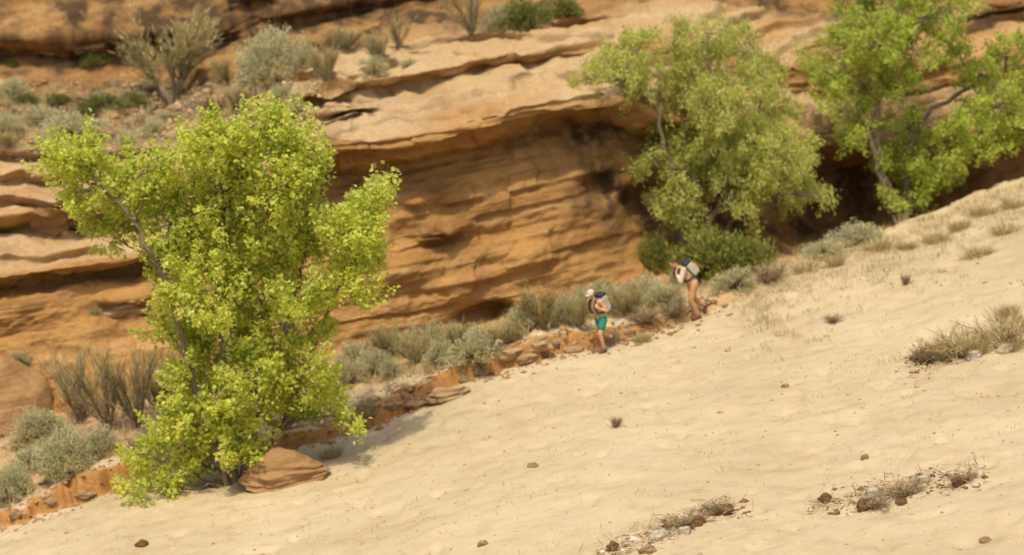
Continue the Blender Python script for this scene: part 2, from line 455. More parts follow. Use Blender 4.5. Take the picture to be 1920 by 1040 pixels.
# stepped benches on the gently sloping shelves
flat = (1 - steep) * sstep(5.7, 6.4, ROWK)[:, None] * (1 - slope_rows) * (1 - sstep(11.6, 12.0, ROWK)[:, None])
zw = z + 0.45 * fbm(x * 0.16, y * 0.25, 0 * x, 3, 171) + 0.05 * fbm(x * 1.5, y * 1.5, 0 * x, 2, 172)
h = 0.42
fr = zw / h - np.floor(zw / h)
CP2[..., 2] += flat * h * (sstep(0.40, 0.60, fr) - fr) * 0.95
und = np.exp(-((fr - 0.43) / 0.07) ** 2) - 0.5 * np.exp(-((fr - 0.60) / 0.08) ** 2)
CP2[..., 1] += flat * 0.38 * und * np.clip(0.6 + 1.2 * vnoise(x * 0.35, y * 0.2, 0 * x, 177), 0, 1.3)
h2 = 0.13
fr2 = zw / h2 + 1.3 * vnoise(x * 0.4, y * 0.4, 0 * x, 181); fr2 = fr2 - np.floor(fr2)
CP2[..., 2] += flat * h2 * (sstep(0.35, 0.65, fr2) - fr2) * 0.9
CP2[..., 2] += slope_rows * 0.28 * fbm(x * 0.7, y * 0.7, 0 * x, 5, 191, 0.6)
# individual hollows and knobs: (px, py, Y, radius x, radius z, push towards the viewer)
def bump_at(P, px, py, Y, rx, rz, amt, ry=2.0):
    c = unproj(px, py, Y)
    q = ((P[..., 0] - c[0]) / rx) ** 2 + ((P[..., 2] - c[2]) / rz) ** 2 + ((P[..., 1] - c[1]) / ry) ** 2
    P[..., 1] -= amt * np.exp(-q ** 1.5)
for b in [(910, 600, 68.4, 0.85, 0.32, -1.3), (835, 425, 69.2, 0.75, 0.28, 0.7), (790, 372, 69.3, 0.6, 0.16, 0.6), (820, 455, 69, 0.7, 0.12, -0.5),
          (1120, 350, 71.8, 0.5, 0.4, -0.7), (1200, 380, 72.4, 0.7, 0.6, -1.0), (655, 226, 69.2, 0.7, 0.12, -1.0), (470, 30, 82.6, 1.0, 0.5, -1.2),
          (1040, 235, 71.6, 0.5, 0.3, -0.6), (235, 560, 66.6, 0.7, 0.25, 0.9), (45, 560, 66.8, 1.2, 0.6, 0.5), (700, 520, 68, 1.4, 0.5, 0.35),
          (860, 530, 69, 1.2, 0.3, 0.35), (1000, 470, 70.6, 1.2, 0.25, 0.3), (1860, 45, 84, 1.6, 0.4, -1.6), (1530, 225, 76.3, 0.8, 0.5, 0.5),
          (1450, 230, 75.2, 0.6, 0.3, -1.0)]:
    bump_at(CP2, *b)
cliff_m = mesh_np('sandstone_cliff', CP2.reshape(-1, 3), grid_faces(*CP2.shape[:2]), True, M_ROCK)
stain_shade = np.zeros(x.shape)  # varnish patches, plus shade painted into hollows and the alcove under the overhang
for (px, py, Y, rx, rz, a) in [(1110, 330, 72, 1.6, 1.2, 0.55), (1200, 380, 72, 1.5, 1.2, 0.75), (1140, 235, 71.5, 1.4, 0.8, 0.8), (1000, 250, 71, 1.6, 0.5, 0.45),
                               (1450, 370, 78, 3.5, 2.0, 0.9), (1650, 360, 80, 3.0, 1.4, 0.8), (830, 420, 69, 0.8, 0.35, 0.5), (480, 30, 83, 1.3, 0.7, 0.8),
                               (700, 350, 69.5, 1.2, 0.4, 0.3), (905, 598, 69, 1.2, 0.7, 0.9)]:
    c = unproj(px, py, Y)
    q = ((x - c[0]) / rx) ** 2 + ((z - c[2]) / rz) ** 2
    stain_shade += a * np.exp(-q) * (0.6 + 0.8 * fbm(x * 0.9, y * 0.9, z * 0.9, 3, 201))
stain_shade += sstep(12.0, 12.5, ROWK)[:, None] * (0.66 + 0.45 * fbm(x * 0.3, y * 0.3, z * 0.8, 3, 221)) + slope_rows * 0.62 * (1 + fbm(x * 0.5, y * 0.5, z, 3, 223))  # upper cliff's shade put into its colour; slope gets a darker soil tone
fattr(cliff_m, 'stain_shade', np.clip(stain_shade, 0, 1))
pale = np.clip(sstep(5.2, 6.0, ROWK) * (1 - sstep(10.6, 11.6, ROWK)), 0, 1)[:, None] * (0.75 + 0.5 * fbm(x * 0.3, y * 0.3, z * 1.5, 3, 211))
fattr(cliff_m, 'pale', np.clip(pale, 0, 1) * (0.25 + 0.75 * (1 - steep)))
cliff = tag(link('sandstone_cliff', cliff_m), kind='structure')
cliff['label'] = 'layered orange sandstone cliff with an overhanging pale ledge'

bpy.context.view_layer.update()
DG = bpy.context.evaluated_depsgraph_get()
def hit(px, py, only=None):
    """where the view ray through a photo pixel meets the ground or the rock"""
    dvec = ray(px, py)
    best = None
    for o in ((ground, cliff) if only is None else (only,)):
        ok, loc, nor, _ = o.ray_cast(CAM, dvec)
        if ok and (best is None or (loc - CAM).length < (best[0] - CAM).length):
            best = (loc, nor)
    return best
def px_m(p):
    return (Vector(p) - CAM).length / FPX     # metres per photo pixel at that point
# ------------------------------------------------------------------ plants: shared builders
def leaf_mesh(name, pos, dirs, length, width, lv, mat, fold=0.25):
    """one folded leaf (two triangles) per row of pos; dirs = leaf axis"""
    n = len(pos)
    dirs = dirs / (np.linalg.norm(dirs, axis=1, keepdims=True) + 1e-9)
    rnd = RNG.normal(size=(n, 3)) * 0.75 + np.array([0, 0, 1.0])
    side = np.cross(dirs, rnd); side /= (np.linalg.norm(side, axis=1, keepdims=True) + 1e-9)
    up = np.cross(side, dirs)
    length = np.broadcast_to(length, (n,))[:, None]; width = np.broadcast_to(width, (n,))[:, None]
    b = pos; tip = pos + dirs * length
    midp = pos + dirs * length * 0.42 + up * width * fold
    v = np.stack([b, midp + side * width * 0.5, tip, midp - side * width * 0.5], 1).reshape(-1, 3)
    i = np.arange(n)[:, None] * 4
    f = np.concatenate([i + np.array([[0, 1, 2]]), i + np.array([[0, 2, 3]])])
    m = mesh_np(name, v, f, False, mat)
    fattr(m, 'lv', np.repeat(lv, 4))
    return m

def tube_arrays(pts, radii, sides=6):
    pts = np.asarray(pts, float); n = len(pts)
    t = np.gradient(pts, axis=0); t /= (np.linalg.norm(t, axis=1, keepdims=True) + 1e-9)
    ref = np.array([0.3, 0.9, 0.1]); a = np.cross(t, ref); a /= (np.linalg.norm(a, axis=1, keepdims=True) + 1e-9)
    b = np.cross(t, a)
    ang = np.linspace(0, 2 * np.pi, sides, endpoint=False)
    ring = (np.cos(ang)[None, :, None] * a[:, None] + np.sin(ang)[None, :, None] * b[:, None]) * np.asarray(radii)[:, None, None]
    v = (pts[:, None] + ring).reshape(-1, 3)
    i = np.arange(n * sides).reshape(n, sides); j = np.roll(i, -1, 1)
    f = np.stack([i[:-1], j[:-1], j[1:], i[1:]], -1).reshape(-1, 4)
    return v, f

def tubes_mesh(name, tubes, mat, smooth=True):
    V, F, o = [], [], 0
    for pts, rad, sides in tubes:
        v, f = tube_arrays(pts, rad, sides)
        V.append(v); F.append(f + o); o += len(v)
    return mesh_np(name, np.concatenate(V), np.concatenate(F), smooth, mat)

def wander(p0, p1, n=6, amp=0.1, sag=0.0):
    p0, p1 = np.asarray(p0, float), np.asarray(p1, float)
    t = np.linspace(0, 1, n)[:, None]
    L = np.linalg.norm(p1 - p0)
    off = RNG.normal(size=(n, 3)) * amp * L * np.sin(np.pi * t)
    p = p0 * (1 - t) + p1 * t + off
    p[:, 2] += (sag * L * np.sin(np.pi * t))[:, 0]
    return p

def make_tree(name, base_px, blobs, stems, leaf_mat, leaf_len, leaf_wid, per_px, depth, droop, label, group, Yb=None, clump_r=0.24, sparse=None, spray=1.6, lift=0.5, tight=1.0):
    """blobs: (px, py, radius px) of the leafy masses; stems: polylines of (px, py, width px)"""
    if Yb is None:
        loc, _ = hit(*base_px)
    else:
        q = unproj(base_px[0], base_px[1], Yb); gz = float(ground_z(q[0], q[1])[0])
        loc = Vector((q[0], q[1], gz))
    Y0 = loc.y
    root = empty(name, loc); tag(root, label, 'tree', group)
    L0 = np.array(loc)
    k = px_m(loc)
    stem_pts, tubes = [], []
    for st in stems:
        pts = np.array([unproj(a, b, Y0 + dy) for (a, b, w, dy) in st])
        pts[0, 2] = min(pts[0, 2], float(ground_z(pts[0, 0], pts[0, 1])[0]) - 0.15)
        rad = np.array([w for (_, _, w, _) in st]) * k * 0.5
        # refine
        tt = np.linspace(0, len(pts) - 1, len(pts) * 5)
        P = np.stack([np.interp(tt, np.arange(len(pts)), pts[:, c]) for c in range(3)], -1)
        P[1:] += RNG.normal(size=P[1:].shape) * 0.03
        Rr = np.interp(tt, np.arange(len(rad)), rad)
        tubes.append((P - L0, Rr, 9)); stem_pts.append(np.concatenate([P, Rr[:, None]], 1))
    link('trunk', tubes_mesh('trunk', tubes, M_BARK), root)
    SP = np.concatenate(stem_pts)
    pos, dirs, lvs, lens = [], [], [], []
    twig_tubes = []
    for bi, (px, py, r) in enumerate(blobs):
        r = r * (tight if r > 30 else 1.0)
        dy = RNG.uniform(-1, 1) * depth * k * 100
        c = unproj(px, py, Y0 + dy)
        rm = r * k
        # a branch from a lower stem point
        cand = SP[SP[:, 2] < c[2] - 0.15 * rm]
        if len(cand) == 0: cand = SP[:1]
        dd = np.linalg.norm(cand[:, :3] - c, axis=1) + 0.6 * np.abs(cand[:, 2] - (c[2] - 1.0))
        s = cand[np.argmin(dd)]
        path = wander(s[:3], c, 7, 0.05, 0.06)
        r0 = min(s[3] * 0.6, 0.055) + 0.008
        branch = [(path - L0, np.linspace(r0, 0.010, 7), 6)]
        ncl = max(5, int((rm / clump_r) ** 2 * 2.2))
        # clump centres in the blob's volume, more towards its shell
        u = RNG.normal(size=(ncl, 3)); u /= np.linalg.norm(u, axis=1, keepdims=True)
        rr = RNG.uniform(0.25, 1.0, ncl) ** 0.55
        cl = c + u * rr[:, None] * rm * np.array([1.0, 1.15, 0.95])
        nl = int(per_px * r * r / ncl) + 1
        if sparse: nl = int(nl * sparse(px, py)) + 1
        for q in cl:
            a = path[RNG.integers(3, 7)]
            branch.append((wander(a, q, 4, 0.08) - L0, np.linspace(0.010, 0.004, 4), 4))
            ax = (q - c) + np.array([0, 0, lift * rm]); ax /= (np.linalg.norm(ax) + 1e-9)
            ax = ax * (1 - droop) + np.array([0, 0, -1.0]) * droop
            t = RNG.uniform(-0.5, 1.0, nl)
            g = RNG.normal(size=(nl, 3)) * (clump_r * 0.42 * (1.25 - 0.8 * np.clip(t, 0, 1)))[:, None]
            Ls = clump_r * spray * RNG.uniform(0.6, 1.3)
            pos.append(q + ax * t[:, None] * Ls + g)
            branch.append((np.array([q - ax * Ls * 0.4, q + ax * Ls * 0.3, q + ax * Ls]) - L0, np.array([0.006, 0.005, 0.003]), 3))
            dv = RNG.normal(size=(nl, 3)) * 0.8 + ax * 0.5 + np.array([0, 0, -0.35 - droop * 1.2])
            dirs.append(dv)
            lvs.append(np.clip(RNG.normal(0.5 + RNG.normal() * 0.10, 0.2, nl), 0, 1))
        link('branch', tubes_mesh('branch', branch, M_BARK), root)
    pos = np.concatenate(pos) - L0; dirs = np.concatenate(dirs); lv = np.concatenate(lvs)
    n = len(pos)
    sc = RNG.uniform(0.65, 1.25, n)
    link('crown', leaf_mesh('crown', pos, dirs, leaf_len * sc, leaf_wid * sc, lv, leaf_mat), root)
    return root, n

BL1 = [(430,832,40),(400,775,42),(474,846,28),(352,755,40),(330,700,30),(500,760,40),(270,880,26),(236,930,20),(530,198,16),(548,235,20),(736,345,14),(712,372,24),(694,392,32),(672,412,36),(640,428,36),(704,428,24),(722,478,18),(700,486,20),(700,556,18),(72,276,16),(108,262,18),(148,256,20),(120,300,30),(70,300,14),(250,300,22),(300,275,18),(380,238,24),(610,285,22),(575,240,18),(520,215,26),(500,240,36),(440,240,50),(390,258,45),(352,272,34),(470,290,66),(562,262,30),(598,318,42),(540,320,66),(405,330,72),(300,318,48),
       (245,338,48),(212,308,34),(165,292,38),(100,282,30),(152,264,22),(130,345,42),(172,388,44),(230,395,54),(320,400,66),(420,410,76),(520,400,76),
       (590,380,46),(200,436,26),(285,458,44),(362,480,64),(452,490,76),(550,470,60),(612,448,34),(645,438,40),(690,400,38),(716,368,24),(733,350,14),
       (700,438,30),(718,484,18),(662,488,34),(318,540,48),(400,560,66),(490,560,76),(570,550,62),(640,540,40),(690,555,24),(302,620,26),(345,630,44),
       (420,640,70),(510,640,70),(590,622,42),(618,690,26),(372,710,54),(460,720,70),(550,720,64),(606,742,36),(655,780,28),(686,795,18),(312,790,42),
       (284,830,36),(384,800,54),(450,796,46),(540,772,42),(595,766,34),(355,860,40),(410,862,30),(300,918,36),(262,942,30),(340,928,26),(240,850,22)]
BL1 = [(430 + (a - 430) * 0.945, 600 + (b - 600) * (0.945 if b < 600 else 1.0), r) for (a, b, r) in BL1]
def sp1(px, py):
    return 1.0 if py > 580 else 1.0
tree1, n1 = make_tree('cottonwood_tree', (440, 905), BL1,
    [[(440,912,22,0),(430,820,20,0),(425,700,16,0.1),(410,560,13,0.2),(420,420,10,0.2),(450,290,6,0.1),(480,230,4,0)],
     [(450,910,16,0.1),(480,800,14,0.2),(520,680,12,0.3),(560,540,9,0.4),(580,420,7,0.4),(590,340,5,0.4)],
     [(430,910,14,-.1),(390,800,12,-.2),(350,660,10,-.3),(310,520,8,-.4),(250,410,7,-.4),(160,320,5,-.3)],
     [(455,908,10,0.2),(540,780,9,0.4),(610,600,7,0.6),(660,480,5,0.6),(705,400,4,0.6)]],
    M_LEAF1, 0.125, 0.10, 0.50, 0.9, 0.0,
    'bright yellow-green young cottonwood at left with foliage down to the bank', 'cottonwood trees below the cliff', clump_r=0.22, sparse=sp1, spray=2.5, lift=0.9, tight=0.84)

BL2 = [(1132,122,26),(1180,122,36),(1092,148,18),(1072,160,10),(1170,150,24),(1520,345,24),(1545,372,14),(1245,420,22),(1270,350,30),(1325,62,44),(1262,82,52),(1382,92,52),(1200,92,44),(1150,112,38),(1112,132,26),(1086,156,14),(1432,132,46),(1300,140,74),(1380,180,74),(1235,172,46),
       (1200,150,36),(1460,200,42),(1252,240,52),(1330,250,74),(1420,268,62),(1488,262,42),(1350,300,56),(1420,300,46),(1222,300,34),(1280,320,58),(1370,340,60),(1448,330,50),(1498,342,32),
       (1535,362,18),(1242,380,34),(1288,400,36),(1258,440,24),(1480,382,26),(1400,388,34),(1300,440,26),(1460,290,46),(1330,190,60),(1510,310,26),(1180,190,18),(1160,160,18)]
tree2, n2 = make_tree('willow_tree', (1300, 500), BL2,
    [[(1300,500,22,0),(1296,430,20,0),(1305,340,17,0),(1320,240,12,0),(1330,140,8,0),(1325,70,4,0)],
     [(1306,500,14,.1),(1330,420,13,.2),(1375,320,10,.4),(1420,220,7,.5),(1440,140,4,.5)],
     [(1294,500,12,-.1),(1270,420,11,-.2),(1255,320,9,-.3),(1230,200,7,-.4),(1150,120,4,-.4)]],
    M_LEAF2, 0.12, 0.05, 0.66, 0.9, 0.55,
    'drooping olive-green tree behind the bent hiker', 'cottonwood trees below the cliff', clump_r=0.25, spray=2.2, lift=0.4)

BL3 = [(1600,20,52),(1700,8,62),(1780,18,52),(1640,80,58),(1582,108,46),(1532,130,32),(1508,100,16),(1700,90,62),(1770,78,40),(1560,170,40),(1620,160,54),
       (1690,160,44),(1600,218,36),(1842,140,42),(1890,108,42),(1880,200,54),(1925,170,46),(1832,210,40),(1802,244,44),(1862,256,42),(1912,246,36),(1970,200,60),
       (1700,240,46),(1760,262,46),(1684,300,38),(1725,312,42),(1790,300,32),(1846,290,22),(1650,290,24),(1606,248,30),(1664,372,20),(1704,345,36),(1728,384,24),(1690,392,18),(1770,335,28),(1700,-70,70),(1620,-50,50),
       (1790,-60,60),(1960,90,46),(2010,150,50),(1740,350,26)]
tree3, n3 = make_tree('cottonwood_tree', (1690, 425), BL3,
    [[(1690,440,19,0),(1670,370,16,0),(1652,310,14,0),(1640,240,12,0),(1648,170,9,0),(1672,80,8,0),(1690,-20,5,0)],
     [(1700,440,18,.3),(1704,370,14,.4),(1700,290,11,.5),(1740,210,9,.6),(1820,160,7,.7),(1900,120,5,.7)],
     [(1684,440,14,-.2),(1650,330,10,-.3),(1628,250,10,-.3),(1600,180,7,-.4),(1550,130,4,-.4)],
     [(1704,440,12,.2),(1730,380,10,.3),(1780,300,7,.4),(1850,240,5,.4)]],
    M_LEAF3, 0.12, 0.075, 0.60, 0.9, 0.25,
    'dark-trunked green cottonwood at the right edge above the sand crest', 'cottonwood trees below the cliff', Yb=75.0, clump_r=0.25, spray=2.0, lift=0.5)

# ------------------------------------------------------------------ shrubs: unit archetypes (about 1 m radius, 1 m tall)
def shrub_sage(seed, mat, n_st=130, leaf=0.085, wid=0.030, per=34, dome=0.95, spread=1.0):
    rng = np.random.default_rng(seed)
    pos, dirs, lv, tubes = [], [], [], []
    lobes = rng.normal(size=(7, 3)); lobes[:, 2] = np.abs(lobes[:, 2]); lobes /= np.linalg.norm(lobes, axis=1, keepdims=True)
    for i in range(n_st):
        a = rng.uniform(0, 2 * np.pi); e = math.asin(rng.uniform(0.05, 1.0))
        u = np.array([math.cos(a) * math.cos(e), math.sin(a) * math.cos(e), math.sin(e)])
        bump = 0.72 + 0.33 * np.max(np.clip(lobes @ u, 0, 1) ** 6) + rng.normal() * 0.07
        tip = u * np.array([spread, spread, dome]) * bump
        p = np.array([0, 0, -0.05]) + np.linspace(0, 1, 4)[:, None] * tip
        p[1:3, 2] += 0.08
        tubes.append((p, np.linspace(0.022, 0.006, 4), 4))
        t = rng.uniform(0.45, 1.0, per) ** 0.7
        q = tip * t[:, None] + rng.normal(size=(per, 3)) * 0.055
        pos.append(q)
        dirs.append(u + rng.normal(size=(per, 3)) * 0.55 + np.array([0, 0, 0.4]))
        lv.append(np.clip(rng.normal(0.35 + 0.25 * t + rng.normal() * 0.08, 0.16), 0, 1))
    pos = np.concatenate(pos); pos[:, 2] = np.maximum(pos[:, 2], 0.0)
    nn = len(pos); s = rng.uniform(0.6, 1.3, nn)
    return (leaf_mesh('foliage', pos, np.concatenate(dirs), leaf * s, wid * s, np.concatenate(lv), mat), tubes_mesh('stems', tubes, M_STEM))

def shrub_broom(seed, mat, n_st=150, tall=1.0, spread=0.75, per=14, blade=0.20, wid=0.022, trunk=0.05, base_t=0.25):
    """upright branching stems with narrow sprays"""
    rng = np.random.default_rng(seed)
    pos, dirs, lv, tubes = [], [], [], []
    mains = []
    for i in range(9):
        a = rng.uniform(0, 2 * np.pi); r = spread * rng.uniform(0.25, 0.8)
        tip = np.array([math.cos(a) * r, math.sin(a) * r, tall * rng.uniform(0.55, 0.8)])
        p = np.array([0, 0, -0.05]) + np.linspace(0, 1, 5)[:, None] * tip + rng.normal(size=(5, 3)) * 0.02
        tubes.append((p, np.linspace(trunk, 0.012, 5), 5)); mains.append(p)
    for i in range(n_st):
        m = mains[rng.integers(len(mains))]; f = rng.uniform(base_t * 4, 4); k = int(min(f, 3.99)); b = m[k] * (1 - (f - k)) + m[k + 1] * (f - k) if k < 4 else m[4]
        out = np.array([b[0], b[1], 0]) * 0.6 + rng.normal(size=3) * 0.20; out[2] = abs(out[2]) * 0.6 + tall * rng.uniform(0.15, 0.38)
        tip = b + out
        tubes.append((np.linspace(b, tip, 3), np.array([0.010, 0.007, 0.004]), 3))
        t = rng.uniform(0.2, 1.0, per)
        pos.append(b + out * t[:, None] + rng.normal(size=(per, 3)) * 0.02)
        dirs.append(out / np.linalg.norm(out) + rng.normal(size=(per, 3)) * 0.28)
        lv.append(np.clip(rng.normal(0.5 + rng.normal() * 0.12, 0.18, per), 0, 1))
    pos = np.concatenate(pos); nn = len(pos); s = rng.uniform(0.5, 1.2, nn)
    return (leaf_mesh('foliage', pos, np.concatenate(dirs), blade * s, wid * s, np.concatenate(lv), mat), tubes_mesh('stems', tubes, M_STEM))

def grass_tuft(seed, mat, n=420, tall=1.0, spread=0.55, lean=0.5, wid=0.030):
    rng = np.random.default_rng(seed)
    a = rng.uniform(0, 2 * np.pi, n); r = np.sqrt(rng.uniform(0, 1, n)) * spread * 0.6
    pos = np.stack([np.cos(a) * r, np.sin(a) * r, np.full(n, -0.03)], 1)
    out = np.stack([np.cos(a), np.sin(a), 0 * a], 1) * rng.uniform(0, lean, n)[:, None]
    d = out + np.array([0, 0, 1.0]) + rng.normal(size=(n, 3)) * 0.15
    ln = tall * rng.uniform(0.35, 1.05, n)
    return leaf_mesh('blades', pos, d, ln, wid * rng.uniform(0.6, 1.2, n), np.clip(rng.normal(0.55, 0.22, n), 0, 1), mat, 0.15)

ARCH = {
    'sage': [shrub_sage(s, M_SAGE) for s in (1, 2, 3, 4)],
    'sagebig': [shrub_sage(s, M_SAGE, 260, 0.07, 0.026, 40, 1.0) for s in (5, 6)],
    'green': [shrub_sage(s, M_GREENB, 120, 0.10, 0.045, 30, 0.85) for s in (7, 8)],
    'willowy': [shrub_sage(s, M_BUSH, 150, 0.13, 0.05, 30, 1.0) for s in (9,)],
    'olive': [shrub_broom(s, M_OLIVE, 320, 1.0, 0.85, 16, 0.12, 0.014, 0.028, 0.12) for s in (11, 12, 13)],
    'forked': [shrub_broom(s, M_OLIVE, 260, 1.0, 1.15, 18, 0.10, 0.020, 0.060, 0.42) for s in (14,)],
    'twiggy': [shrub_broom(s, M_OLIVE, 170, 1.05, 0.9, 12, 0.13, 0.010, 0.022, 0.12) for s in (15, 16)],
    'straw': [shrub_broom(s, M_DRYP, 130, 0.8, 1.1, 14, 0.20, 0.016, 0.012, 0.05) for s in (31, 32)],
    'dead': [shrub_broom(s, M_TWIG, 150, 0.7, 1.0, 14, 0.22, 0.018, 0.03, 0.05) for s in (17, 18)],
}
GRASS = [grass_tuft(s, M_DRY) for s in (21, 22, 23)]
SHRUB_NAMES = {'sage': 'sagebrush', 'sagebig': 'sagebrush', 'green': 'green_shrub', 'willowy': 'leafy_shrub', 'olive': 'rabbitbrush', 'forked': 'forked_shrub',
               'twiggy': 'twiggy_shrub', 'dead': 'dead_brush', 'straw': 'straw_brush'}

def put_shrub(kind, px, py, w_px, h_px, label, group=None, only=None, sink=0.03):
    h_ = hit(px, py, only)
    if h_ is None: return None
    loc = h_[0]; k = px_m(loc)
    fol, st = random.choice(ARCH[kind])
    root = empty(SHRUB_NAMES[kind], loc - Vector((0, 0, sink)), random.uniform(0, 6.28))
    sx = w_px * k * 0.56 * random.uniform(0.95, 1.05); sz = h_px * k * (0.95 if kind in ('sage', 'olive') else 1.0)
    for nm, me in (('foliage', fol), ('stems', st)):
        o = link(nm, me, root); o.scale = (sx, sx, sz)
    tag(root, label, 'shrub', group, 'thing')
    return root

def put_grass(px, py, w_px, h_px, label, group):
    h_ = hit(px, py)
    if h_ is None: return
    loc = h_[0]; k = px_m(loc)
    o = link('dry_grass', random.choice(GRASS)); o.location = loc
    o.rotation_euler = (random.uniform(-.15, .15), random.uniform(-.15, .15), random.uniform(0, 6.28))
    o.scale = (w_px * k, w_px * k, h_px * k)
    tag(o, label, 'grass', group, 'thing')

